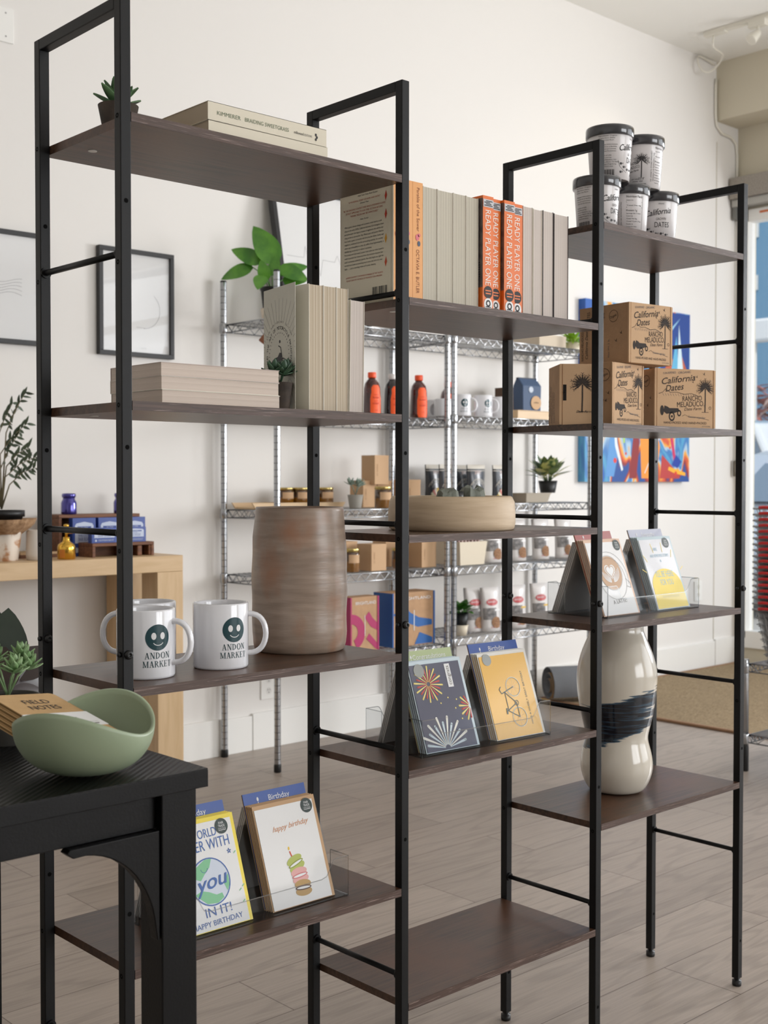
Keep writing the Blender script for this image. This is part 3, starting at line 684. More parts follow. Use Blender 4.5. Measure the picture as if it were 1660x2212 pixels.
def parable(front, back=False):
    def pr(b, fs, fc):
        th = front
        b.text(fs, 'Parable of the Sower', th * .40, .190, .0062, M('brown_ink', (150, 90, 50), .6), w=.072, rot=-PI / 2, align='L', n=.0006)
        b.disc(fs, th * .45, .108, .0052, M('pink_petal', (226, 116, 128), .5), .0006, sx=.8); b.disc(fs, th * .62, .112, .003, M('pink_petal', (226, 116, 128), .5), .0006)
        b.disc(fs, th * .6, .098, .0045, M('leaf_navy', (70, 84, 110), .5), .0006, sx=.7); b.text(fs, 'OCTAVIA E. BUTLER', th * .35, .088, .0066, M('brown_ink', (150, 90, 50), .6), w=.072, rot=-PI / 2, align='L', n=.0006)
        if back:
            w_ = .13; b.rect(fc, .002, .0015, w_ - .002, .1965, M('back_cover_cream', (222, 214, 192), .5), .0004)
            red = M('rust_ink', (176, 70, 44), .6); k = .0007
            b.text(fc, 'ONE OF THE GREAT NOVELS OF THIS TIME', .064, .186, .0026, red, w=.092, n=k); b.text(fc, '-New York Times Book Review', .070, .181, .0026, ink, w=.05, it=.2, n=k)
            b.text(fc, '"A POWERFUL STORY OF HOPE AND FAITH."', .062, .173, .0026, red, w=.08, n=k); b.text(fc, '-Denver Post', .062, .1685, .0026, ink, w=.022, it=.2, n=k)
            for i, (t_, ww) in enumerate((('"IN THE ONGOING CONTEST OVER WHICH DYSTOPIAN CLASSIC', .106), ('IS MOST APPLICABLE TO OUR TIME, OCTAVIA BUTLER\'S', .092), ('\'PARABLE\' BOOKS MAY BE UNMATCHED."', .07))): b.text(fc, t_, .062, .160 - i * .0052, .0028, red, w=ww, n=k)
            b.text(fc, '-New Yorker', .062, .1415, .0026, ink, w=.022, it=.2, n=k)
            para = ['When global climate change and economic crises lead to social', 'chaos in the early 2020s, California becomes full of dangers, from', 'pervasive water shortage to masses of vagabonds who will do any-', 'thing to live to see another day. Fifteen-year-old Lauren Olamina', 'lives inside a gated community with her preacher father, family, and', 'neighbors, sheltered from the surrounding anarchy. In a society', 'where any vulnerability is a risk, she suffers from hyperempathy, a', 'debilitating sensitivity to others\' emotions.', '   Precocious and clear-eyed, Lauren must make her voice heard in', 'order to protect her loved ones from the imminent disasters her', 'small community stubbornly ignores. But what begins as a fight for', 'survival soon leads to something much more: the birth of a new', 'faith . . . and a startling vision of human destiny.']
            for i, t_ in enumerate(para): b.text(fc, t_, .012, .132 - i * .0058, .0029, ink, w=.098 * min(1, len(t_) / 64), align='L', n=k)
            b.text(fc, 'LAUREN\'S JOURNEY CONTINUES IN PARABLE OF THE TALENTS.', .062, .047, .0026, red, w=.094, n=k); b.text(fc, 'PLEASE TURN TO THE BACK OF THE BOOK FOR A PREVIEW.', .062, .042, .0026, red, w=.09, n=k)
            for i in range(22):
                if i % 9 != 8: b.rect(fc, .082 + i * .0017, .008, .082 + i * .0017 + (.0011 if i % 3 else .0006), .026, ink, k)
            for yy, cc in ((.172, (190, 60, 36)), (.142, (190, 60, 36)), (.102, (220, 160, 40)), (.064, (200, 80, 40))):
                b.poly(fc, [(.115, yy - .008), (.1185, yy), (.116, yy + .009), (.1125, yy)], M('petal_%d' % cc[1], cc, .6), k)
    return pr
xs = [.5265, xat(868), xat(892), xat(914)]
labs = ['orange spined paperback with cream back cover text facing the left, behind the black upright', 'orange spined paperback squeezed between two others of its kind', 'orange spined paperback with author lettering beside the cream page blocks']
for i in range(3):
    th = xs[i + 1] - xs[i] - .0006
    book(Vector((xs[i], yF, z)), th, .199, .133, labs[i], cov_par, pg_cream, True, 'orange spined paperbacks on the upper middle shelf', prints=parable(th, i == 0), side=(M('back_cover_cream', (222, 214, 192), .5) if i == 0 else None))
ords = ['first', 'second', 'third', 'fourth', 'fifth', 'sixth', 'seventh', 'eighth']
pp = [914, 946, 980, 1008, 1034]
for i in range(4):
    a, c = xat(pp[i]) + .0004, xat(pp[i + 1]) - .0006
    book(Vector((a, yF, z)), c - a, .1955 - .0005 * (i % 2), .13, 'paperback with greenish grey page edges outwards, %s to the right of the soft orange spines' % ords[i], cov_w, pg_grey, False, BG1)
def rpo(th):
    def pr(b, fs, fc):
        b.rect(fs, .0006, .181, th - .0006, .1945, M('silver_patch', (200, 200, 204), .3), .0005)
        for q in range(4): b.rect(fs, .003 + (q % 2) * .004, .183 + q * .0026, th - .003 - (q % 3) * .003, .1846 + q * .0026, ink, .0007)
        b.text(fs, 'READY PLAYER ONE', th * .22, .176, th * .5, M('white_print', (246, 240, 232), .4), w=.130, rot=-PI / 2, align='L', n=.0006)
        b.disc(fs, th * .5, .034, th * .40, ink, .0006); b.rect(fs, th * .22, .0355, th * .78, .0375, cov_or, .0008); b.rect(fs, th * .25, .0305, th * .75, .0325, cov_or, .0008)
        b.disc(fs, th * .5, .013, th * .40, paper, .0006); b.ring(fs, th * .5, .0145, th * .22, th * .12, ink, .0008); b.rect(fs, th * .25, .0075, th * .75, .009, ink, .0008)
        b.rect(fc, .002, .042, .13, .196, M('dark_street_photo', (74, 66, 66), .35, c2=(112, 100, 94), vs=60), .0004)
        for q in range(7): b.rect(fc, .10, .06 + q * .004, .124, .0615 + q * .004, M('black_ink', (44, 42, 44)), .0006)
    return pr
pp = [1036, 1060, 1082, 1106, 1129]
for i in range(4):
    a, c = xat(pp[i]) + .0010, xat(pp[i + 1]) - .0006; off = -.012 if i % 2 == 0 else 0
    book(Vector((a, yF + off * .6, z)), c - a, .2005, .13, 'bright orange READY PLAYER ONE paperback, %s of four from the left' % ords[i], cov_or, pg_pink, True, 'bright orange paperbacks', prints=rpo(c - a))
pp = [1130, 1152, 1173, 1197, 1229]
for i in range(4):
    a, c = xat(pp[i]) + .0006, xat(pp[i + 1]) - .0016; 
    book(Vector((a, yF, z)), c - a, .2005 - .001 * (i % 2), .13, 'paperback with pinkish page edges outwards, %s to the right of the bright orange spines' % ords[i], cov_w if i < 2 else cov_dark, pg_pink, False, BG1)
# second column shelf: paged books beside the motorcycle book
z = SH[0][1]; yZ = .030
def zen(b, fs, fc): pass
xz = [at('y', yZ, p, 883).x for p in (668, 700, 728, 753, 786)]
zb = book(Vector((xz[0], yZ, z)), xz[1] - xz[0] - .0005, .194, .112, 'paperback with a motorcycle on its slightly open grey cover, leftmost of the upright books', cov_w, pg_cream, False, 'upright paged books on the left shelf')
b = MB(); fcov = M('cover_grey_cream', (206, 204, 190), .55)
ang = math.radians(12.0); Fv = Vector((-math.sin(ang), -math.cos(ang), 0))
f = frame((-.0008, .112, 0), Fv, (0, 0, 1)); wv = .112
b.prism([(0, 0), (wv, 0), (wv, .194), (0, .194)], f, .0006, fcov)
fo = lambda u, v, n=0: f(u, v, .0006 + n)
cx, cy = .056, .088
for k in range(40):
    a = k * PI / 20; b.line(fo, (cx + .054 * math.cos(a), cy + .054 * math.sin(a)), (cx + min(.09, .054 / max(abs(math.cos(a)), .6)) * math.cos(a), cy + .09 * math.sin(a) * .98) if abs(math.cos(a)) < .55 else (cx + .0555 * math.cos(a) / abs(math.cos(a)), cy + .0555 * math.tan(a) * math.cos(a) / abs(math.cos(a)) if abs(math.tan(a)) < 1.5 else cy + .08 * math.sin(a)), .0005, inkg, .0001)
def arc_text(b, f, t, cx, cy, r, h, m, a_mid, step):
    a = a_mid + step * (len(t) - 1) / 2
    for ch in t:
        if ch != ' ': b.text(f, ch, cx + r * math.cos(a), cy + r * math.sin(a), h, m, rot=a - PI / 2, n=.0003)
        a -= step
arc_text(b, fo, 'ZEN AND THE ART OF MOTORCYCLE MAINTENANCE', cx, cy, .040, .0052, ink, PI / 2, .112)
arc_text(b, fo, '50TH ANNIVERSARY EDITION', cx, cy, .050, .0034, inkg, PI / 2, .085)
arc_text(b, fo, '- AN INQUIRY INTO VALUES -', cx, cy, .052, .003, inkg, -PI / 2, -.07)
for k in range(36): a = k * PI / 18; b.line(fo, (cx + .0335 * math.cos(a), cy + .0335 * math.sin(a)), (cx + .036 * math.cos(a), cy + .036 * math.sin(a)), .0012, inkg, .0002)
for q, s_ in ((-.017, 1), (.014, 1)):
    b.ring(fo, cx + q, cy - .016, .0115, .0095, ink, .0003); b.disc(fo, cx + q, cy - .016, .003, ink, .0003)
    for k in range(8): a = k * PI / 4; b.line(fo, (cx + q, cy - .016), (cx + q + .01 * math.cos(a), cy - .016 + .01 * math.sin(a)), .0004, ink, .0003)
b.poly(fo, [(cx - .018, cy - .004), (cx - .004, cy - .002), (cx + .002, cy + .004), (cx + .010, cy + .003), (cx + .008, cy - .012), (cx - .006, cy - .02), (cx - .014, cy - .014)], ink, .0004)
b.line(fo, (cx + .014, cy - .016), (cx + .006, cy + .012), .002, ink, .0004); b.line(fo, (cx + .006, cy + .012), (cx - .002, cy + .015), .0016, ink, .0004); b.disc(fo, cx + .003, cy + .021, .0025, ink, .0004)
b.text(fo, 'ROBERT M. PIRSIG', cx, .016, .0065, inkg, w=.06)
b.build('front_cover', zb)
lb = ['upright paperback with streaked cream page edges, first right of the motorcycle book', 'upright paperback with streaked cream page edges, second right of the motorcycle book']
for i in (1, 2): book(Vector((xz[i], yZ, z)), xz[i + 1] - xz[i] - .0004, .194, .112, lb[i - 1], cov_w, pg_cream, False, 'upright paged books on the left shelf')
book(Vector((xz[3] + .002, yZ, z)), xz[4] - xz[3] - .003, .178, .108, 'shorter leaning paperback at the right end of the upright paged books', cov_w, pg_pink, False, 'upright paged books on the left shelf', lean=.018)

def flat_book(loc, Lx, Dy, th, label, cov, pg, spine_front, group, prints=None, rz=0, name='book'):
    t = thing(name, label, 'book', loc, rz, group); c = .0006; b = MB()
    b.box(0, Lx, 0, Dy, 0, c, cov); b.box(0, Lx, 0, Dy, th - c, th, cov)
    if spine_front: b.box(0, Lx, 0, c * 1.4, 0, th, cov)
    else: b.box(0, Lx, Dy - c, Dy, 0, th, cov)
    if prints: prints(b, frame((0, 0, 0), (1, 0, 0), (0, 0, 1)))
    b.build('cover', t)
    p = MB(); p.box(.0008, Lx - .0008, .0012, Dy - .0012, c, th - c, pg); p.build('pages', t)
    return t
G3 = 'three paperbacks lying with page edges outwards'
for k, (lab, dx, rz) in enumerate((('lowest of the three paperbacks lying page edge outwards on the left shelf', .0, 0), ('middle one of the three paperbacks lying page edge outwards on the left shelf', -.001, .004), ('topmost of the three paperbacks lying page edge outwards, pinkish cover slightly lifted', -.0015, -.003))):
    flat_book(Vector((.071 + dx, .014, SH[0][1] + .0002 + k * .0187)), .203, .136, .0185, lab, M('cover_pinkish_grey', (206, 190, 184), .5) if k == 2 else cov_w, pg_flat, False, G3, rz=rz)
cov_b = M('cover_cream_matt', (226, 218, 198), .55); gr = M('sage_ink', (120, 132, 108), .6)
def braid(b, f):
    b.text(f, 'KIMMERER', .036, .0095, .0055, gr, w=.041, n=.0005); b.text(f, 'BRAIDING SWEETGRASS', .104, .0095, .0055, gr, w=.080, n=.0005)
    b.text(f, 'milkweed', .163, .0095, .0042, ink, w=.018, n=.0005); b.text(f, 'EDITIONS', .181, .0095, .0032, inkg, w=.015, n=.0005)
    for q in (0, 1, 2): b.disc(f, .196 + (q % 2) * .002, .008 + q * .0035, .0022, ink, .0005, sx=.8, seg=10)
flat_book(Vector((.154, .022, SH[0][0] + .0002)), .217, .140, .0215, 'lower cream paperback lying under the BRAIDING SWEETGRASS spine', cov_b, pg_cream, True, 'cream paperbacks on the top left shelf', rz=-.006)
flat_book(Vector((.153, .022, SH[0][0] + .0219)), .217, .140, .0265, 'upper cream paperback with BRAIDING SWEETGRASS spine on the top left shelf', cov_b, pg_cream, True, 'cream paperbacks on the top left shelf', braid)

# ------------------------------------------------------------------ date tubs on the top right shelf
lid_m = M('smoky_black_lid', (58, 58, 62), .15, coat=.6, bump=.1, bs=120)
tubw = M('translucent_white_tub', (226, 222, 222), .3, coat=.3)
def palm(b, f, x, y, h, m, n=.0004, lean=0):
    b.pline(f, [(x - h * .01, y), (x, y + h * .35), (x + h * lean, y + h * .68)], h * .035, m, n)
    cx, cy = x + h * lean, y + h * .7; k0 = n
    for k in range(15):
        a = -.55 + k * (PI + 1.1) / 14; L = h * (.27 + .05 * (k % 2)); n2 = k0 + .00004 * (k % 3)
        ex, ey = cx + L * math.cos(a), cy + L * math.sin(a) * .95 - h * .03
        px, py = -math.sin(a) * h * .02, math.cos(a) * h * .02
        b.poly(f, [(cx, cy), ((cx + ex) / 2 + px, (cy + ey) / 2 + py), (ex, ey), ((cx + ex) / 2 - px, (cy + ey) / 2 - py)], m, n2)
        for q in (.45, .7, .9):
            mx_, my_ = cx + (ex - cx) * q, cy + (ey - cy) * q
            for s_ in (-1, 1): b.line(f, (mx_, my_), (mx_ + h * .05 * math.cos(a + s_ * .8), my_ + h * .05 * math.sin(a + s_ * .8)), h * .008, m, n2)
    b.line(f, (x - h * .12, y), (x + h * .12, y), h * .012, m, n)
def bird(b, f, x, y, s_, m, n=.0004):
    b.poly(f, [(x - s_, y + s_ * .7), (x - s_ * .2, y + s_ * .15), (x + s_ * .7, y - s_ * .3), (x, y - s_ * .15)], m, n)
    b.poly(f, [(x - s_ * .1, y + s_ * .1), (x + s_ * .35, y + s_ * .9), (x + s_ * .25, y)], m, n + .00003)
def tub(loc, label, face, kind):
    t = thing('date_tub', label, 'tub', loc, 0, 'date tubs'); rb, rt, H = .0385, .0445, .090
    b = MB(); b.lathe([(rb - .003, .003), (rb - .002, 0), (rb, .001), (rt, H), (rt, H + .002)], tubw, 64)
    ph = face_cam(loc[0], loc[1])
    def fr(deg): return cyl(rb, ph + math.radians(deg), 0, rt, H)
    def facts(f, x):
        b.text(f, 'Nutrition Facts', x, .078, .0045, ink, w=.03)
        for k in range(13):
            if k in (1, 3): b.rect(f, x - .015, .074 - k * .0052, x + .015, .0752 - k * .0052, ink)
            else: b.text(f, ('Serving size 2 dates', 'Calories', 'Total Fat 0g', 'Total Carb 31g', 'Protein 1g')[k % 5], x - .015, .072 - k * .0052, .0022 if k != 4 else .0034, ink, align='L', w=.012 + .008 * (k % 3))
        b.rect(f, x + .0165, .012, x + .0169, .082, ink); 
    def dates(f, x):
        b.text(f, 'ORGANIC', x + .006, .079, .0026, ink, w=.011)
        b.text(f, 'California', x, .058, .0115, ink, w=.050, rot=.16, it=.35); b.text(f, 'California', x + .0003, .0583, .0115, ink, w=.050, rot=.16, it=.35, n=.00045)
        b.text(f, 'GROWN', x + .006, .0475, .0048, inkg, w=.019, rot=.05); b.text(f, 'DATES', x + .008, .033, .0105, ink, w=.028)
        for q, (u, v) in enumerate(((-.02, .03), (-.013, .024), (-.004, .02), (.006, .02), (.016, .018), (-.02, .014), (.012, .012))):
            b.disc(f, x + u, v, .0024, ink, seg=10); bird(b, f, x + u + .004, v, .0035, ink)
        b.pline(f, [(x - .026, .036), (x - .022, .024), (x - .014, .018), (x - .006, .014)], .0006, ink)
    def ingr(f, x):
        for k, t_ in enumerate(('Ingredients: Organic', 'Deglet Noor Dates,', 'brown rice flour.', '', 'Allergen Information:', 'Packed in a facility', 'that also processes', 'tree nuts & peanuts', '', 'Product of USA', 'Distributed by', 'Rancho Meladuco, LLC', 'Newport Beach, CA 92660', 'Certified Organic by', 'Where Food Comes')):
            if t_: b.text(f, t_, x - .016, .082 - k * .0042, .0021, ink, align='L', w=.0016 * len(t_))
        for k in range(16): b.rect(f, x - .014 + k * .0017, .006, x - .014 + k * .0017 + (.001 if k % 3 else .0005), .018, ink)
    def rancho(f, x):
        palm(b, f, x + .008, .02, .05, ink); b.text(f, 'RANCHO', x - .008, .046, .0052, ink, w=.022, rot=.15); b.text(f, 'MELADUCO', x - .008, .0385, .0052, ink, w=.026, rot=.15); b.text(f, 'Date Farm', x - .008, .032, .004, ink, w=.02, rot=.15, it=.4)
        b.text(f, 'for recipes &', x, .0165, .003, ink, w=.024, it=.4); b.text(f, 'more, visit', x, .012, .003, ink, w=.02, it=.4); b.text(f, 'RANCHOMELADUCO.COM', x, .0065, .0025, ink, w=.034)
    def side(f, x):
        b.text(f, 'TIP: SWEETS STORE FRESHEST', x, .012, .0026, inkg, w=.062, rot=PI / 2, align='L'); b.text(f, 'FROZEN OR REFRIGERATED', x + .005, .014, .0026, inkg, w=.056, rot=PI / 2, align='L')
    for k, dg in kind:
        dict(facts=facts, dates=dates, ingr=ingr, rancho=rancho, side=side)[k](fr(dg), 0)
    b.build('tub_body', t)
    l = MB(); l.lathe([(.0468, H - .004), (.0476, H - .003), (.0478, H + .012), (.047, H + .0155), (.0445, H + .016), (.043, H + .0145), (.0005, H + .0142)], lid_m, 64); l.build('lid', t)
z = SH[2][0]; tz = z + .1060
tub(Vector((1.112, .081, z)), 'bottom row date tub at the left, fine print facing left and DATES to the right', 0, (('ingr', -38), ('dates', 50)))
tub(Vector((1.214, .085, z)), 'bottom row date tub in the middle with nutrition facts panel facing out', 0, (('side', -20), ('facts', 22)))
tub(Vector((1.312, .083, z)), 'bottom row date tub at the right with California grown dates lettering', 0, (('dates', 6),))
tub(Vector((1.155, .083, tz + .0002)), 'upper tub on the left with a barcode and fine print', 0, (('ingr', -5), ('dates', 62)))
tub(Vector((1.262, .085, tz + .0002)), 'upper tub on the right with a small palm tree emblem', 0, (('rancho', -10), ('side', 32), ('facts', 64)))

# ------------------------------------------------------------------ date boxes
kink = M('box_print_ink', (58, 50, 46), .8)
def date_box(loc, rz, w, d, h, label, front=True, side='text'):
    t = thing('date_box', label, 'box', loc, rz, 'printed cardboard date boxes')
    b = MB(); b.box(.0015, w - .0015, .0, d, 0, h, kraft); b.build('carton', t, bevel=.0008)
    for x0 in (0, w - .0045):
        e = MB(); e.box(x0 if x0 else -.0006, x0 + .0045 + (0 if not x0 else .0006), -.0022, .001, .001, h - .001, kraft_l); e.build('side_lip', t, bevel=.0005)
    p = MB(); p.box(.006, w - .006, -.0016, .0005, .0005, h - .0004, kraft_l)
    f = frame((0, -.0016, 0), (1, 0, 0), (0, 0, 1)); k = w / .125; hh = h / .122; I = kink
    if front:
        def X(a): return a * k
        def Y(a): return a * hh
        p.text(f, 'SUN-RIPENED', X(.030), Y(.111), .0042 * hh, inkg, w=.026 * k, rot=.08); p.text(f, 'ORGANIC', X(.061), Y(.113), .0045 * hh, inkg, w=.026 * k, rot=.1)
        for o in (0, .0003): p.text(f, 'California', X(.048), Y(.094) + o, .0125 * hh, I, w=.070 * k, rot=.13, it=.35, n=.0004 + o * .2); p.text(f, 'Dates', X(.040), Y(.077) + o, .0125 * hh, I, w=.036 * k, rot=.13, it=.35, n=.0004 + o * .2)
        palm(p, f, X(.104), Y(.034), .072 * hh, I)
        for u, v, s_ in ((.086, .106, .005), (.078, .095, .0045), (.101, .112, .006)): bird(p, f, X(u), Y(v), s_, I)
        pts = [(X(.008), Y(.070)), (X(.016), Y(.073)), (X(.022), Y(.080)), (X(.032), Y(.073)), (X(.045), Y(.074)), (X(.06), Y(.070)), (X(.075), Y(.072)), (X(.092), Y(.066))]
        p.pline(f, pts, .0009, I)
        for q in range(14): x_ = X(.016 + q * .0052); p.line(f, (x_, Y(.071)), (x_ + .003, Y(.066)), .0006, inkg)
        p.text(f, 'RANCHO', X(.077), Y(.057), .010 * hh, I, w=.040 * k, rot=.06); p.text(f, 'MELADUCO.', X(.074), Y(.045), .0105 * hh, I, w=.056 * k, rot=.06); p.text(f, 'Date Farm', X(.078), Y(.0375), .006 * hh, I, w=.035 * k, rot=.06, it=.4)
        # tractor
        p.ring(f, X(.035), Y(.024), .0082 * k, .0052 * k, I, sx=.75); p.ring(f, X(.050), Y(.031), .0055 * k, .003 * k, I, sx=.75); p.disc(f, X(.015), Y(.036), .0085 * k, I, sx=.45); p.disc(f, X(.035), Y(.024), .002 * k, I)
        p.poly(f, [(X(.018), Y(.034)), (X(.020), Y(.046)), (X(.026), Y(.044)), (X(.030), Y(.041)), (X(.048), Y(.041)), (X(.051), Y(.035)), (X(.040), Y(.031)), (X(.024), Y(.029))], I)
        p.pline(f, [(X(.056), Y(.025)), (X(.062), Y(.028)), (X(.072), Y(.023)), (X(.092), Y(.022)), (X(.112), Y(.018))], .0006, I); p.text(f, 'Sweeter together', X(.086), Y(.0215), .0042 * hh, inkg, w=.036 * k, rot=-.06, it=.4)
        p.ring(f, X(.114), Y(.043), .003, .0022, I); p.text(f, 'HAND-PICKED AND HAND-PACKED', X(.063), Y(.009), .0045 * hh, I, w=.088 * k); p.text(f, 'NET WT 2 LB (908g)', X(.106), Y(.0035), .0024 * hh, inkg, w=.02)
    else:
        palm(p, f, w * .62, .026, .078, I); p.disc(f, .010, h * .53, .0035, I, sx=1); p.poly(f, [(.0068, h * .4), (.0135, h * .4), (.0135, h * .66), (.0068, h * .66)], M('handle_slot', (22, 16, 12), .9)); p.text(f, 'Date Farm', w * .66, .024, .005, I, w=.03, it=.4)
    p.build('front_panel', t)
    g = MB(); f = frame((-.0002 + .0015, d, 0), (0, -1, 0), (0, 0, 1))
    if side == 'text':
        palm(g, frame((.0013, 0, 0), (0, 0, -1), (0, -1, 0)) if False else f, d * .42, h * .55, h * .4, I)
        g.text(f, 'RANCHO MELADUCO', .012, h * .1, .006, I, w=h * .5, rot=PI / 2, align='L'); g.text(f, 'California Dates', .024, h * .12, .007, I, w=h * .5, rot=PI / 2, align='L', it=.3)
        g.text(f, 'DATES', .030, h * .72, .008, I, w=h * .2, rot=PI / 2, align='L')
        g.text(f, 'Net Wt 2 lb', d * .62, h * .12, .004, inkg, w=h * .3, rot=PI / 2, align='L'); g.ring(f, d * .7, h * .8, .012, .0112, I); g.text(f, 'Organic', d * .7, h * .78, .005, I, w=.018, rot=.3)
        bird(g, f, d * .85, h * .5, .006, I); bird(g, f, d * .75, h * .38, .006, I)
        g.text(f, 'grown and packed on the farm', d * .3, h * .1, .004, I, w=h * .55, rot=PI / 2, align='L')
    else:
        for q in range(5): g.text(f, ('DATES', 'California Dates', 'RANCHO MELADUCO', 'ORGANIC MEDJOOL', 'HAND-PACKED')[q], .008 + q * .012, h * (.06 + .12 * (q % 2)), .006, I, w=h * (.4 + .1 * (q % 3)), rot=PI / 2, align='L')
    g.build('side_print', t)
    return t
z = SH[2][1]
date_box(Vector((1.0345, .110, z)), math.radians(-38), .073, .105, .1195, 'shaded kraft date box with a large palm and hand slot, lowest left of the pile', False, 'rows')
date_box(Vector((1.096, .031, z)), math.radians(5), .116, .056, .122, 'kraft California Dates box in the lower middle, turned away under the top box')
date_box(Vector((1.272, .056, z)), math.radians(-20), .151, .10, .1225, 'widest kraft California Dates box at the lower right of the pile')
date_box(Vector((1.142, .026, z + .1229)), math.radians(-6), .127, .134, .119, 'kraft California Dates box sitting on top of the pile')

# ------------------------------------------------------------------ card holders and greeting cards
green_d = M('sticker_dark_green', (36, 54, 50), .45)
def card_holder(loc, rz, w, label):
    t = thing('card_holder', label, 'card holder', loc, rz, 'clear card holders'); Dh = .152; th = .0022
    def side_frame(y, s_): return frame((0, y, 0), (1, 0, 0), (0, 0, 1))
    b = MB(); b.box(0, w, 0, Dh, 0, th, acrylic); b.build('base', t)
    for fy, s_ in ((0, 1), (Dh, -1)):
        f = frame((0, fy, 0), (1, 0, 0), (0, 0, 1)); r = .012
        out = [(0, 0), (w, 0), (w, .064), (w - .028, .064)]
        for k in range(1, 6): a = k / 6; out.append((w - .028 - .02 * a, .064 - .026 * (3 * a * a - 2 * a ** 3)))
        out += [(w - .055, .037), (.055, .037)]
        for k in range(1, 6): a = k / 6; out.append((.048 - .02 * a, .038 + .026 * (3 * a * a - 2 * a ** 3)))
        out += [(.028, .064), (0, .064)]
        b = MB(); b.prism(out, f, -th * s_ if s_ == 1 else th, acrylic)
        b.pline(frame((0, fy - .0003 * s_, 0), (1, 0, 0), (0, 0, 1)), out[2:], .0016, acr_edge, 0); b.build('front_lip', t)
        for x in (0, w - th):
            y0, y1 = (fy, fy + .044 * s_); y0, y1 = min(y0, y1), max(y0, y1)
            b = MB(); b.box(x, x + th, y0, y1, 0, .064, acrylic); f2 = frame((x if x == 0 else x + th, y0, 0), (0, 1, 0), (0, 0, 1))
            b.pline(f2, [(0, 0), (0, .064), (y1 - y0, .064), (y1 - y0, 0)], .0018, acr_edge, -.0003 if x else .0003); b.box(x, x + th, y0, y1, 0, .0022, acr_edge); b.build('end_panel', t)
        # sloping back rest
        b = MB(); y0 = fy + .030 * s_; y1 = fy + .0745 * s_
        f = frame((0.002, y0, .003), (1, 0, 0), (0, y1 - y0, .122)); b.prism([(0, 0), (w - .004, 0), (w - .004, .13), (0, .13)], f, .0016, acrylic); b.build('back_rest', t)
    return t
TILT = math.radians(20)
def card(hold, x, k, label, art=None, env=None, face=None, w=.122, h=.160, back=False, divider=None, dx=0, name='greeting_card', cat='card', group=None, extra=0):
    """k-th card of a stack leaning on the rest, 0 = front"""
    y = .0085 + k * .0042
    lx, ly = (x, y) if not back else (x, .152 - y)
    c, s_ = math.cos(hold.rotation_euler.z), math.sin(hold.rotation_euler.z)
    L = hold.location; loc = Vector((L.x + lx * c - ly * s_, L.y + lx * s_ + ly * c, L.z + .0035 + extra))
    t = thing(name, label, cat, loc, 0, group); t.rotation_euler = (-TILT, dx, hold.rotation_euler.z + (PI if back else 0))
    e = MB(); e.box(0, w, .0012, .0026, 0, h, env or (M('grey_card_edge', (206, 202, 198), .4, coat=.4) if back else kraft_l)); e.build('envelope', t)
    b = MB(); mg = .004 if env else .0
    b.box(mg * .5, w - mg * 1.6, 0, .0011, .0012, h - mg * 1.6, face or paper); f = frame((0, 0, 0), (1, 0, 0), (0, 0, 1))
    if art: art(b, f, w, h)
    b.build('card_front', t)
    if divider: pass
    return t
def sticker(b, f, x, y, n=.0007):
    b.disc(f, x, y, .0115, green_d, n - .0001); b.text(f, 'FAIR', x, y + .003, .0035, pgw, w=.009, n=n + .0001); b.text(f, 'TRADE', x, y - .0015, .0035, pgw, w=.012, n=n + .0001); b.rect(f, x - .007, y - .0035, x + .007, y - .0031, pgw, n + .0001); b.text(f, 'recycled', x, y - .0068, .0028, pgw, w=.013, n=n + .0001)
def divider(hold, x, k, title, colr, label, w=.122, h=.176, tc=None):
    m = M('divider_' + title.lower(), colr, .3, coat=.4)
    def art(b, f, w_, h_):
        b.rect(f, 0, h_ - .024, w_, h_, m, .0004); b.text(f, title, w_ * .56, h_ - .016, .0085, tc or pgw, wmax=w_ * .62, n=.0007)
        b.disc(f, w_ * .22, h_ - .011, .0032, tc or pgw, .0007, sx=.6); b.disc(f, w_ * .22, h_ - .0165, .0018, tc or pgw, .0007, sx=.4)
    return card(hold, x, k, label, art, face=m, w=w, h=h, name='divider_card', cat='card divider', group=None)
clear_film = M('clear_film_sheen', (235, 235, 238), .1, coat=1)
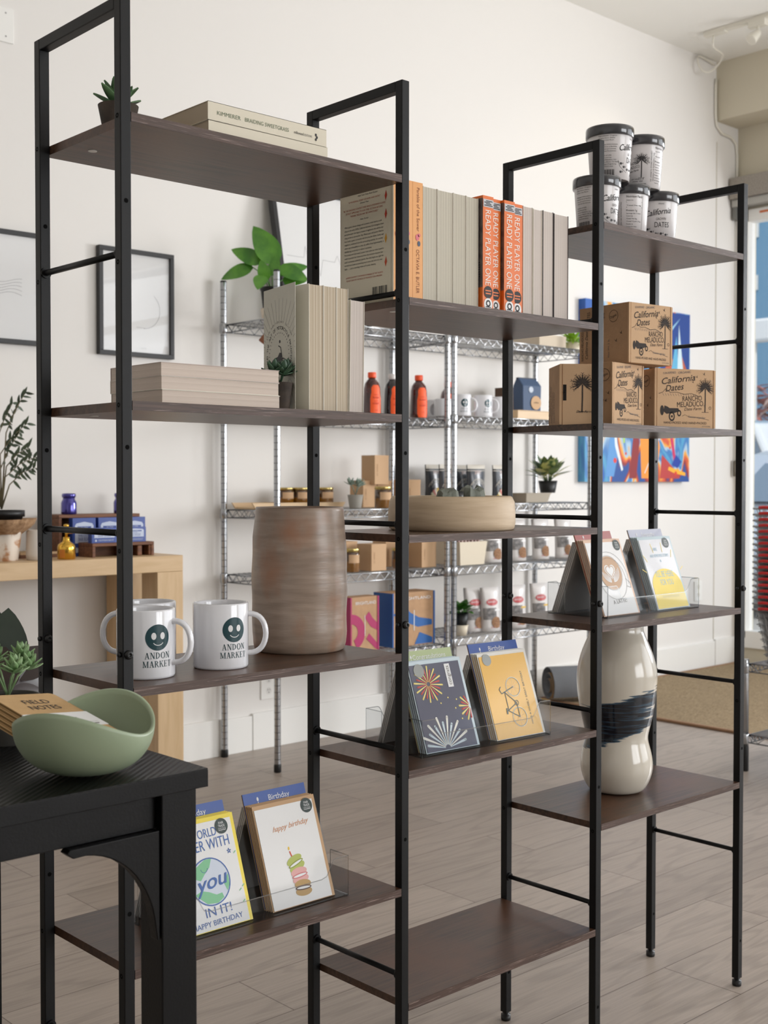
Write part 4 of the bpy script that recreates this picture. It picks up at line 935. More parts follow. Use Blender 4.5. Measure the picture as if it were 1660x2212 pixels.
# --- art
yel = M('envelope_yellow', (246, 222, 62), .4, coat=.3); blue_i = M('marker_blue', (66, 106, 176), .5); grn_i = M('globe_green', (132, 200, 152), .5); org_i = M('script_orange', (222, 160, 118), .6)
def art_world(b, f, w, h):
    b.text(f, 'THE WORLD IS', w * .46, .131, .0125, blue_i, w=.088, rot=.03); b.text(f, 'BETTER WITH', w * .48, .113, .0150, blue_i, w=.096, rot=.03)
    b.disc(f, w * .5, .068, .034, M('globe_sea', (214, 222, 236), .5), .0003); b.ring(f, w * .5, .068, .0345, .0328, blue_i, .0006, seg=40)
    for q in ([(-.03, .01), (-.02, .024), (-.004, .0325), (.008, .0322), (.002, .02), (-.008, .012), (-.016, .004)], [(-.03, -.014), (-.018, -.01), (-.006, -.014), (.006, -.02), (.016, -.019), (.018, -.026), (.006, -.032), (-.012, -.030)], [(.022, -.006), (.032, .006), (.0315, -.01), (.026, -.018)]):
        b.poly(f, [(w * .5 + u, .068 + v) for u, v in q], grn_i, .00045)
    b.text(f, 'you', w * .5, .058, .021, blue_i, w=.052, rot=.12, it=.35, n=.0008); b.text(f, 'you', w * .5 + .0008, .0585, .021, blue_i, w=.052, rot=.12, it=.35, n=.0009)
    b.ring(f, w * .44, .088, .006, .0054, blue_i, .0007, a0=PI, a1=2 * PI)
    b.text(f, 'IN IT!', w * .54, .020, .0125, blue_i, w=.046, rot=.03); b.text(f, 'HAPPY BIRTHDAY', w * .5, .0065, .0075, blue_i, w=.088, rot=.03)
    for u, v in ((.90, .10), (.88, .045), (.93, .05), (.9, .028), (.12, .03), (.08, .04)): b.line(f, (w * u, v), (w * u + .004, v + .003), .0014, grn_i)
    for k in range(5): a = PI / 2 + k * 2 * PI / 5; b.line(f, (w * .84 + .004 * math.cos(a), .105 + .004 * math.sin(a)), (w * .84 + .004 * math.cos(a + 4 * PI / 5), .105 + .004 * math.sin(a + 4 * PI / 5)), .0008, blue_i)
    sticker(b, f, w * .80, .143)
def art_macaron(b, f, w, h):
    b.text(f, 'happy birthday', w * .52, .117, .008, org_i, w=.070, rot=.05, it=.5)
    cx = w * .5
    def mac(x, y, c1, c2, rot):
        A = M('macaron_%d' % c1[0], c1, .6); B = M('macaron_f%d' % c2[0], c2, .6)
        for dy, r_ in ((.0055, 0), (-.0055, 0)): b.disc(f, x - math.sin(rot) * dy, y + dy, .0068, A, .0004 + (dy > 0) * .00005, sx=2.3, rot=rot)
        b.disc(f, x, y, .0035, B, .0006, sx=4.4, rot=rot); b.disc(f, x, y, .0018, pgw, .0007, sx=7.2, rot=rot)
    mac(cx + .003, .024, (196, 160, 104), (96, 66, 54), -.05); mac(cx + .001, .043, (232, 176, 172), (214, 130, 130), .08); mac(cx - .002, .062, (186, 196, 104), (150, 160, 70), .3)
    b.line(f, (cx - .006, .071), (cx - .009, .082), .0024, M('candle_red', (214, 90, 60), .5)); b.disc(f, cx - .0095, .0865, .0028, M('flame_yellow', (240, 200, 70), .5), sx=.6)
    sticker(b, f, w * .84, .145)
navy = M('card_navy', (66, 66, 92), .35, coat=.8); cream_i = M('firework_cream', (246, 226, 130), .4, coat=.6); red_i = M('firework_red', (206, 66, 52), .4, coat=.6); ice = M('firework_ice', (206, 222, 230), .4, coat=.6)
def burst(b, f, x, y, n, r0, r1, m1_, m2_, a0=0, a1=2 * PI, wd=.002):
    for k in range(n):
        a = a0 + (a1 - a0) * (k + .5) / n; L = r1 * (.85 + .2 * (k % 2)); mm = m1_ if k % 2 else m2_; w1 = wd * .25
        dx, dy = math.cos(a), math.sin(a); px, py = -dy, dx
        b.poly(f, [(x + dx * r0 + px * w1, y + dy * r0 + py * w1), (x + dx * r0 - px * w1, y + dy * r0 - py * w1), (x + dx * L - px * wd, y + dy * L - py * wd), (x + dx * L + px * wd, y + dy * L + py * wd)], mm, .0004)
        b.disc(f, x + dx * L, y + dy * L, wd, mm, .0004, seg=10)
def art_congrats(b, f, w, h):
    burst(b, f, w * .30, .118, 24, .004, .030, cream_i, red_i, wd=.0016)
    burst(b, f, w * .98, .070, 9, .004, .024, cream_i, red_i, PI * .62, PI * 1.5, .0018)
    burst(b, f, w * .40, .004, 13, .006, .052, M('firework_white', (238, 236, 226), .4, coat=.6), ice, .1, PI - .1, .0024)
    for u, v in ((.68, .118), (.6, .09), (.45, .082), (.75, .085), (.7, .07), (.78, .05)): b.disc(f, w * u, v, .0015, cream_i, .0004, seg=10)
    b.box(w * .66, w * .76, -.0006, 0, .108, .150, pgw); b.text(f, 'congrats', w * .735, .112, .0075, M('label_grey', (120, 112, 104), .6), w=.034, rot=PI / 2, align='L', n=.0009)
    b.disc(f, w * .18, .143, .012, M('sticker_foil', (150, 152, 150), .2, .6), .0006)
def art_bike(b, f, w, h):
    st = M('bike_slate', (108, 124, 128), .4); wh = M('bike_white', (236, 232, 218), .4)
    def P(u, v): return (w * .46 - v, .062 + u)          # drawn turned a quarter
    for u in (-.026, .030): b.ring(f, *P(u, -.012), .0185, .0172, wh, .0005, seg=36); b.ring(f, *P(u, -.012), .0172, .0166, st, .0005, seg=36)
    for u in (-.026, .030):
        for k in range(10): a = k * PI / 5; b.line(f, P(u, -.012), P(u + .0168 * math.cos(a), -.012 + .0168 * math.sin(a)), .0003, wh, .0005)
    for a_, c_ in (((-.026, -.012), (-.012, .013)), ((-.026, -.012), (.0, -.012)), ((0, -.012), (-.013, .016)), ((0, -.012), (.022, .012)), ((-.012, .012), (.022, .012)), ((.030, -.012), (.020, .020)), ((.020, .020), (.028, .024)), ((.028, .024), (.033, .019))): b.line(f, P(*a_), P(*c_), .0016, st, .0007)
    b.line(f, P(-.018, .017), P(-.007, .016), .0034, st, .0007); b.ring(f, *P(0, -.012), .005, .0038, st, .0008)
    b.text(f, 'HAVE A WHEELY GREAT BIRTHDAY', w * .80, .02, .0042, st, w=.10, rot=PI / 2, align='L')
    b.disc(f, w * .16, .147, .011, M('sticker_foil', (150, 152, 150), .2, .6), .0006)
tan_i = M('latte_tan', (206, 170, 138), .6)
def art_latte(b, f, w, h):
    cx, cy = w * .50, .088
    b.ring(f, cx, cy - .008, .053, .0524, inkg, .0004, a0=-.35, a1=PI + .35 - .0, seg=60, sx=.99); b.ring(f, cx, cy - .012, .044, .0434, inkg, .0004, seg=60)
    b.disc(f, cx - .002, cy, .0355, tan_i, .0004, seg=48); b.ring(f, cx - .002, cy, .037, .0365, inkg, .0004, seg=48)
    def heart(s_, m_, n):
        pts = []
        for k in range(32):
            a = k / 32 * 2 * PI; pts.append((cx - .002 + s_ * 16 * math.sin(a) ** 3 / 17, cy + .004 + s_ * (13 * math.cos(a) - 5 * math.cos(2 * a) - 2 * math.cos(3 * a) - math.cos(4 * a)) / 17))
        for i in range(32): b.add([f(cx - .002, cy + .002, n), f(*pts[i], n), f(*pts[(i + 1) % 32], n)], [(0, 1, 2)], m_)
    heart(.0185, pgw, .0006); heart(.0155, tan_i, .0007); heart(.013, pgw, .0008)
    for s_ in (-1, 1):
        for k in range(5): b.ring(f, cx - .002 + s_ * .004, cy + .004 - k * .002, .024 - k * .0042, .0222 - k * .0042, pgw, .0006, a0=(-PI / 2 if s_ > 0 else PI), a1=(.25 if s_ > 0 else 1.5 * PI), seg=14)
    arc_text(b, f, 'A LATTE!', cx, cy - .012, .040, .0085, inkg, -PI / 2 + .1, -.20) if False else b.text(f, 'A LATTE!', cx + .004, .024, .008, M('latte_grey', (140, 138, 134), .6), w=.046, rot=.06)
    b.pline(f, [(cx + .042, cy - .014), (cx + .054, cy - .024), (cx + .052, cy - .034), (cx + .04, cy - .030)], .0008, inkg)
    sticker(b, f, w * .86, .146)
def art_sun(b, f, w, h):
    Y = M('sun_yellow', (246, 220, 96), .5); bl = M('pale_blue_print', (160, 196, 214), .5)
    pts = [(w * .03, .002)] + [(w * .5 + .054 * math.cos(a), .048 + .040 * math.sin(a)) for a in [PI * 1.02 - k * PI * 1.04 / 20 for k in range(21)]] + [(w * .95, .002)]
    b.poly(f, pts, Y, .0003)
    for a in (.35, .9, 1.35, 1.85, 2.4, 2.8): b.line(f, (w * .5 + .066 * math.cos(a), .06 + .066 * math.sin(a)), (w * .5 + .088 * math.cos(a) * .9, .06 + .088 * math.sin(a)), .0016, Y)
    b.text(f, 'ARE', w * .42, .128, .007, bl, w=.016); b.text(f, 'AND SOMETIMES STORMS', w * .5, .114, .0065, bl, w=.068); b.text(f, '&', w * .5, .103, .0055, bl)
    b.text(f, "I'LL BE HERE", w * .5, .070, .0125, bl, w=.062); b.text(f, 'FOR YOU', w * .5, .052, .0125, bl, w=.046); b.text(f, 'WHATEVER THE WEATHER', w * .5, .024, .005, M('khaki_print', (190, 176, 96), .5), w=.062)
    sticker(b, f, w * .80, .145)
plain_b = M('card_back_grey', (222, 218, 214), .35, coat=.5)
def holder_set(loc, rz, w, hl, xs_, ww, arts, div, place):
    hd = card_holder(loc, rz, w, hl)
    for i, x in enumerate(xs_):
        art, env, face, lab = arts[i]
        card(hd, x, 0, lab, art, env, face, w=ww)
        for k in (1, 2, 3):
            card(hd, x - .001 * k, k, 'wrapped card, %s behind the %s' % (('first', 'second', 'third')[k - 1], div[i][3]), None, env, face, w=ww, group='cards stacked behind the %s' % div[i][3])
        divider(hd, x - .003 * 1, 4, div[i][0], div[i][1], div[i][2], w=ww)
        for k in (0, 1, 2, 3):
            card(hd, x + ww, k, 'plain card at the rear left of the %s, %s from the back' % (place, ('first', 'second', 'third', 'fourth')[k]) if i == 0 else 'plain card at the rear right of the %s, %s from the back' % (place, ('first', 'second', 'third', 'fourth')[k]), None, None, plain_b, w=ww, h=.155, back=True, group='plain cards at the rear of the %s' % place)
    return hd
holder_set(Vector((.106, .034, SH[0][3])), 0, .318, 'clear acrylic card holder with two birthday card stacks on the lowest left shelf', (.016, .176), .1225,
    ((art_world, yel, None, 'yellow edged birthday card with a smiling globe on the lowest left shelf'), (art_macaron, kraft_l, None, 'white birthday card with three stacked macarons and a candle')),
    (('Birthday', (60, 92, 168), 'blue Birthday divider card behind the globe card', 'globe birthday card'), ('Birthday', (64, 88, 166), 'blue Birthday divider card behind the macaron card', 'macaron birthday card')), 'lowest left holder')
holder_set(Vector((.602, .050, SH[1][2])), math.radians(-3.2), .316, 'clear acrylic card holder with navy and orange cards on the middle column', (.020, .188), .125,
    ((art_congrats, ice, navy, 'navy congrats card with bursting fireworks'), (art_bike, M('envelope_white', (236, 234, 228), .4), M('card_amber', (244, 190, 82), .35, coat=.8), 'amber birthday card with a bicycle turned sideways')),
    (('Congratulations', (186, 200, 150), 'pale green Congratulations divider card behind the fireworks card', 'navy congrats card'), ('Birthday', (140, 144, 200), 'lilac blue Birthday divider card behind the bicycle card', 'amber bicycle card')), 'middle column holder')
holder_set(Vector((1.128, .062, SH[2][2])), math.radians(.6), .325, 'clear acrylic card holder with latte and yellow sun cards on the right column', (-.004 + .006, .186), .1215,
    ((art_latte, M('envelope_peach', (226, 188, 160), .4), None, 'white card with a latte art cup drawing'), (art_sun, M('envelope_paleblue', (186, 204, 210), .4), M('card_pale_grey', (226, 226, 230), .4, coat=.5), 'pale card with a big yellow sun and blue lettering')),
    (('Love', (178, 92, 84), 'dusty red Love divider card behind the latte card', 'latte card'), ('Sympathy', (186, 188, 206), 'pale lilac Sympathy divider card behind the sun card', 'yellow sun card')), 'right column holder')

# ------------------------------------------------------------------ wire racks against the back wall
RY0, RY1 = 2.25, 2.595
def rack_shelf(t, w, d, z):
    b = MB(); r = .0028; q = .012
    for zz in (-.002, -.033): b.tube([(q, q, z + zz), (w - q, q, z + zz), (w - q, d - q, z + zz), (q, d - q, z + zz)], r, chrome, 6, True)
    def zig(p0, p1, n):
        p0, p1 = Vector(p0), Vector(p1); pts = []
        for k in range(n + 1): p = p0.lerp(p1, k / n); pts.append(p + Vector((0, 0, -.004 if k % 2 == 0 else -.031)))
        b.tube(pts, .0022, chrome, 5)
    for y in (q, d - q): zig((q, y, z), (w - q, y, z), 34)
    for x in (q, w - q): zig((x, q, z), (x, d - q, z), 12)
    for k in range(1, 36): x = q + (w - 2 * q) * k / 36; b.tube([(x, q, z), (x, d - q, z)], .0017, chrome, 5)
    for yy in (.33, .66): b.tube([(q, d * yy, z - .004), (w - q, d * yy, z - .004)], .0024, chrome, 5)
    o = b.build('wire_shelf', t)
    for x in (0, w):
        for y in (0, d): c = MB(); c.lathe([(.0142, 0), (.016, .004), (.016, .036), (.0145, .040)], chrome, 16, (x, y, z - .037)); c.build('collar', o)
def rack(name, x0, x1, levels, label, hgt=1.89):
    t = thing(name, label, 'wire rack', (x0, RY0, 0), 0, 'chrome wire racks'); w, d = x1 - x0, RY1 - RY0
    for x in (0, w):
        for y in (0, d):
            b = MB(); z = .05; zz = .03
            while z < hgt - .02:
                b.lathe([(.0125, zz), (.0125, z - .0009)], chrome, 16, (x, y, 0), caps=False); b.lathe([(.0125, z - .0009), (.0122, z), (.0125, z + .0009)], chrome_d, 16, (x, y, 0), caps=False); zz = z + .0009; z += .0254
            b.lathe([(.0125, zz), (.0125, hgt - .004)], chrome, 16, (x, y, 0), caps=False); p = b.build('post', t)
            c = MB(); c.lathe([(.0128, hgt - .006), (.0128, hgt - .001), (.011, hgt + .001)], black_pl, 14, (x, y, 0)); c.build('cap', p)
            c = MB(); c.lathe([(.012, 0), (.0145, .003), (.0145, .026), (.0125, .032)], black_pl, 14, (x, y, 0)); c.build('foot', p)
    for z in levels: rack_shelf(t, w, d, z)
    return t
LV1 = [.405, .731, .988, 1.363, 1.72]; LV2 = [.422, .729, 1.0, 1.384, 1.725]
rack('wire_rack', 1.984, 2.894, LV1, 'chrome wire rack on the left, holding honey, candles and gift boxes')
rack('wire_rack', 2.936, 3.870, LV2, 'chrome wire rack on the right, holding snack bags and potted plants')
def X_(px, Y): return at('y', Y, px, 1040).x
def Z_(py, px, Y): return at('y', Y, px, py).z

def carton(pl, pm, pr_, pt, Y, z, dep, label, m=None, group=None, name='cardboard_box', cat='box', prints=None, rz=0, side_m=None):
    """closed box, front face between pixels pm..pr_ on plane Y, top at pixel row pt"""
    x0, x1 = X_(pm, Y), X_(pr_, Y); h = Z_(pt, pm, Y) - z; w = x1 - x0; mm = m or kraft_l
    t = thing(name, label, cat, (x0, Y, z + .0025), rz, group)
    b = MB(); b.box(0, w, 0, dep, 0, h, mm); b.build('carton', t, bevel=.0008)
    l = MB(); l.box(-.0006, w + .0006, -.0006, dep, h, h + .0012, mm); l.box(-.0006, w + .0006, -.0008, 0, h - .012, h + .0012, mm); l.build('lid_flap', t)
    if prints: p = MB(); prints(p, w, h, dep); p.build('print', t)
    return t
def small_print(p, w, h, d):
    f = frame((0, -.0008, 0), (1, 0, 0), (0, 0, 1)); p.text(f, 'P.F. CANDLE', w * .22, h * .3, .006, M('kraft_print', (150, 112, 80), .8), w=h * .4, rot=PI / 2, align='L')
GB = 'small kraft gift boxes on the left rack'
carton(783, 810, 840, 985, 2.40, LV1[2] + .0965, .085, 'small kraft box on top of the others on the upper candle shelf', group=GB, prints=small_print)
carton(757, 785, 815, 1040, 2.43, LV1[2], .085, 'kraft box at the lower left of the stack behind the little pot', group=GB, prints=small_print)
carton(812, 816, 846, 1040, 2.43, LV1[2], .085, 'kraft box at the lower right of the stack behind the candle', group=GB, prints=small_print)
carton(862, 880, 909, 1038, 2.36, LV1[2], .085, 'kraft box on the upper candle shelf just right of the black upright', group=GB, prints=small_print)
carton(775, 803, 835, 1178, 2.29, LV1[1], .09, 'kraft box on the lower candle shelf in front of the row', group=GB, prints=small_print)
carton(745, 748, 772, 1172, 2.42, LV1[1], .085, 'kraft box behind the candle on the lower shelf, beside the big vase', group=GB, prints=small_print)
carton(808, 834, 862, 1172, 2.44, LV1[1], .085, 'kraft box half hidden behind another on the lower candle shelf', group=GB, prints=small_print)
carton(885, 912, 943, 1172, 2.30, LV1[1], .09, 'kraft box at the right end of the lower candle shelf', group=GB, prints=small_print)
amber = M('amber_glass', (72, 42, 14), .08, coat=1); brass = M('brass_lid', (206, 184, 120), .25, 1); amber_l = M('amber_glass_pale', (128, 84, 24), .1, coat=1)  # paler amber for the lower part of each candle jar
def candle(px, Y, z, r, h, label):
    t = thing('candle_jar', label, 'candle', (X_(px, Y), Y, z + .0025), 0, 'amber candle jars on the left rack')
    b = MB(); b.lathe([(r * .95, 0), (r, .003), (r, h * .45)], amber_l, 32, caps=False); b.lathe([(r, h * .45), (r, h * .82), (r * .9, h * .86)], amber, 32, caps=False); b.lathe([(.0005, .0005), (r * .95, 0)], amber_l, 32, caps=False); b.build('glass_jar', t)
    l = MB(); l.lathe([(r * .93, h * .85), (r * 1.0, h * .86), (r * 1.0, h * .985), (r * .97, h), (.0005, h)], brass, 32); l.build('lid', t)
    p = MB(); ph = face_cam(X_(px, Y), Y) + .45; f = cyl(r, ph)
    for k in range(10): p.rect(f, -r * .8 + k * r * .16, h * .38, -r * .8 + (k + 1) * r * .16, h * .74, kraft_l, .0006)
    p.build('label_band', t); return t
candle(828, 2.30, LV1[2], .035, .088, 'amber candle jar in front of the kraft boxes on the upper candle shelf')
candle(760, 2.33, LV1[1], .032, .094, 'amber candle jar beside the big vase on the lower candle shelf')
candle(617, 2.50, LV1[2] + .012, .034, .072, 'amber candle jar at the left end of the wooden tray')
candle(650, 2.48, LV1[2] + .012, .034, .072, 'second amber candle jar from the left on the wooden tray')
candle(676, 2.50, LV1[2] + .012, .034, .072, 'third amber candle jar on the wooden tray, behind the black upright')
candle(703, 2.46, LV1[2] + .012, .034, .072, 'rightmost amber candle jar on the wooden tray')
candle(862, 2.36, LV1[1], .030, .085, 'amber candle jar hidden behind the black upright on the lower candle shelf')
t = thing('wooden_tray', 'long pale wooden tray carrying candle jars on the left rack', 'tray', (X_(548, 2.42), 2.42, LV1[2] + .0025))
tw_ = X_(765, 2.36) - X_(548, 2.42)
b = MB(); b.box(.01, tw_ - .01, .01, .13, 0, .006, pale_wood); b.build('tray_base', t)
for a in (((0, 0), (0, 1)), ((1, 0), (1, 1))):
    pass
b = MB(); f = frame((0, 0, 0), (1, 0, 0), (0, 0, 1))
b.prism([(.012, 0), (tw_ - .012, 0), (tw_ + .006, .024), (-.006, .024)], f, -.006, pale_wood); f = frame((0, .14, 0), (1, 0, 0), (0, 0, 1)); b.prism([(.012, 0), (tw_ - .012, 0), (tw_ + .006, .024), (-.006, .024)], f, .006, pale_wood)
b.build('tray_side', t)
succulent((X_(768, 2.31), 2.31, LV1[2] + .0025), 'tiny grey blue succulent in a pale concrete pot among the candles', .024, .032, .055, 7, .035, .014, M('dusty_blue_green', (150, 168, 154), .6, c2=(110, 130, 118), vs=60), M('concrete_pot', (150, 146, 138), .8, bump=.2, bs=90), 'stem')
# honey bottles
honey = M('honey_amber', (92, 22, 8), .12, coat=1, c2=(50, 12, 6), vs=18); honey_d = M('dark_honey', (28, 16, 18), .12, coat=1); hl = M('fluorescent_orange_label', (255, 96, 34), .5); hcap = M('orange_cap', (252, 92, 44), .4)
def honey_bottle(px, Y, label, dark=False):
    z = LV1[3] + .0025; x = X_(px, Y); t = thing('honey_bottle', label, 'bottle', (x, Y, z), face_cam(x, Y) + PI / 2, 'honey bottles on the left rack'); m = honey_d if dark else honey
    b = MB(); b.lathe([(.030, 0), (.036, .004), (.0375, .02), (.036, .075), (.035, .10), (.0345, .118), (.030, .138), (.020, .152), (.0145, .157), (.0145, .163)], m, 40); b.build('bottle_body', t)
    l = MB(); l.lathe([(.0165, .161), (.0175, .163), (.0175, .181), (.016, .184), (.0005, .184)], M('clear_white_cap', (226, 222, 220), .3) if dark else hcap, 28); l.build('cap', t)
    p = MB(); n = 12; vs = []; fs = []
    def R(zz): return .0378 if zz < .075 else (.0378 - (zz - .075) * .06 if zz < .12 else .0352 - (zz - .12) * .22)
    rows = [.004, .02, .045, .075, .10, .118, .130]
    for k, zz in enumerate(rows):
        hw = .026 * (.78 if k == 0 else 1) * (1 if zz < .1 else (.8 if zz < .125 else .45))
        for j in range(n + 1):
            u = -hw + 2 * hw * j / n; r = R(zz) + .0006; a = -PI / 2 + .5 + u / r; vs.append((r * math.cos(a), r * math.sin(a), zz))
    for k in range(len(rows) - 1):
        for j in range(n): fs.append((k * (n + 1) + j, k * (n + 1) + j + 1, (k + 1) * (n + 1) + j + 1, (k + 1) * (n + 1) + j))
    p.add(vs, fs, hl, True); f = cyl(.0384, -PI / 2 + .5); red = M('label_red', (190, 40, 20), .6)
    for t_, zz, hh, ww in (('LOCAL', .088, .004, .022), ('RAWS', .074, .008, .030), ('honey & co', .063, .003, .022), ('HONEY', .050, .008, .030), ('12 OZ', .024, .004, .014)): p.text(f, t_ if t_ != 'RAWS' else 'RAW', 0, zz, hh, red, w=ww, n=.0006)
    p.build('label', t)
honey_bottle(804, 2.36, 'orange capped honey bottle left of the black upright on the left rack')
honey_bottle(848, 2.36, 'dark syrup bottle with a pale cap behind the black upright', True)
honey_bottle(905, 2.33, 'orange capped honey bottle right of the black upright on the left rack')
honey_bottle(968, 2.50, 'honey bottle hidden behind the paired chrome posts')
# mugs on the racks
for px, Y, z, dg, hd_, lab in ((940, 2.48, LV1[3], 30, 90, 'logo mug just right of the honey bottle'), (958, 2.40, LV1[3], 200, -120, 'plain backed mug beside the paired chrome posts'),
        (998, 2.36, LV2[3], 20, 78, 'logo mug right of the paired chrome posts'), (1044, 2.33, LV2[3], 34, 84, 'second logo mug right of the paired chrome posts'), (1080, 2.36, LV2[3], 200, 160, 'mug turned away beside the black upright')):
    p = Vector((X_(px, Y), Y, z + .0025)); mug(lab + ' on the racks', p, camside(p, hd_), camside(p, dg) if dg < 150 else None, 'mugs on the wire racks')
# gift boxes with bold shapes
def bright_box(pl, pm, pr_, pt, Y, z, dep, c, label):
    mc = M('bold_' + label.split()[0], c, .5); cx = X_(pm, Y); w = X_(pr_, Y) - cx; h = Z_(pt, pm, Y) - z
    t = thing('gift_box', label, 'box', (cx, Y, z + .0025), 0, 'bold patterned gift boxes')
    b = MB(); b.box(0, w, 0, dep, 0, h, kraft); b.build('carton', t, bevel=.0008)
    s_ = MB(); s_.box(-.0008, 0, -.0006, dep, 0, h, mc); s_.box(-.0008, .006, -.003, 0, 0, h, mc); s_.build('coloured_side', t); s_ = MB(); s_.box(w, w + .0008, 0, dep, 0, h, mc); s_.box(w - .007, w + .001, -.003, 0, 0, h, mc); s_.build('coloured_side', t)
    p = MB(); f = frame((0, -.0006, 0), (1, 0, 0), (0, 0, 1)); k = w
    p.text(f, 'BRIGHTLAND', w * .54, h * .86, .012, pgw, w=w * .72, n=.0012)
    if c[0] > 120:
        p.ring(f, .006, h * .36, w * .48, w * .22, mc, .0006, a0=-PI / 2 * .75, a1=PI / 2, sx=1)
        p.poly(f, [(w * .5, h * .62), (w * .66, h * .72), (w * .78, h * .60), (w * .96, h * .50), (w * .96, h * .36), (w * .72, h * .44)], mc, .0006); p.poly(f, [(w * .56, h * .22), (w * .66, h * .32), (w * .96, h * .12), (w * .96, 0.004), (w * .9, .004)], mc, .0006)
    else:
        p.poly(f, [(w * .02, h * .60), (w * .28, h * .76), (w * .42, h * .62), (w * .62, h * .52), (w * .94, h * .46), (w * .94, h * .36), (w * .6, h * .34), (w * .34, h * .44), (w * .16, h * .54)], mc, .0006)
        p.poly(f, [(w * .52, .004), (w * .64, h * .24), (w * .95, h * .12), (w * .95, .004)], mc, .0006)
    p.rect(f, w * .5, h * .28, w * .515, h * .66, pgw, .0014); p.rect(f, w * .485, h * .34, w * .53, h * .345, pgw, .0014)
    p.build('front_print', t)
bright_box(747, 757, 818, 1293, 2.31, LV1[0], .07, (176, 44, 100), 'magenta and kraft gift box beside the big vase on the left rack')
bright_box(806, 848, 939, 1284, 2.30, LV1[0], .115, (38, 98, 168), 'blue and kraft gift box behind the black upright on the left rack')
# coffee bag on a wooden box
t = thing('coffee_bag', 'dark blue coffee bag with pale round stickers on the right rack', 'bag', (X_(1130, 2.33), 2.33, LV2[3] + .0425), math.radians(-6))
bb = M('slate_blue_paper', (62, 84, 116), .6, bump=.2, bs=80)
b = MB(); w, d, h = .112, .065, .155
b.add([(0, 0, 0), (w, 0, 0), (w, d, 0), (0, d, 0), (-.004, -.003, h * .75), (w + .002, -.002, h * .75), (w + .002, d, h * .75), (-.004, d, h * .75), (-.004, d * .45, h), (w, d * .45, h * .97), (w, d * .62, h * .97), (-.004, d * .62, h)], [(0, 1, 2, 3), (0, 1, 5, 4), (1, 2, 6, 5), (2, 3, 7, 6), (3, 0, 4, 7), (4, 5, 9, 8), (6, 7, 11, 10), (8, 9, 10, 11), (5, 6, 10, 9), (7, 4, 8, 11)], bb)
b.build('bag_body', t, bevel=.003)
b = MB(); b.box(-.006, w + .002, d * .40, d * .66, h * .95, h * 1.0, M('slate_fold', (40, 52, 70), .6)); b.build('folded_top', t, bevel=.002)
b = MB(); f = frame((0, -.0034, 0), (1, 0, 0), (0, 0, 1)); b.disc(f, w * .42, .098, .014, M('pale_sticker', (190, 200, 214), .6), .001); b.disc(f, w * .70, .038, .032, kraft_l, .001); b.text(f, 'coffee', w * .7, .036, .007, kink, w=.03, n=.002); b.build('sticker', t)
t = thing('wooden_box', 'low pale wooden box under the blue coffee bag', 'box', (X_(1119, 2.30), 2.30, LV2[3] + .0025)); bw = X_(1178, 2.30) - X_(1119, 2.30) + .03
b = MB(); b.box(0, bw, 0, .16, 0, .036, pale_wood); b.build('box_body', t, bevel=.001); b = MB(); b.box(-.001, bw + .001, -.001, .161, .036, .0395, pale_wood); b.build('lid', t, bevel=.0008)
carton(1085, 1096, 1116, 838, 2.48, LV2[3], .08, 'shaded brown box behind the black upright left of the coffee bag', m=M('brown_card', (96, 74, 58), .8))
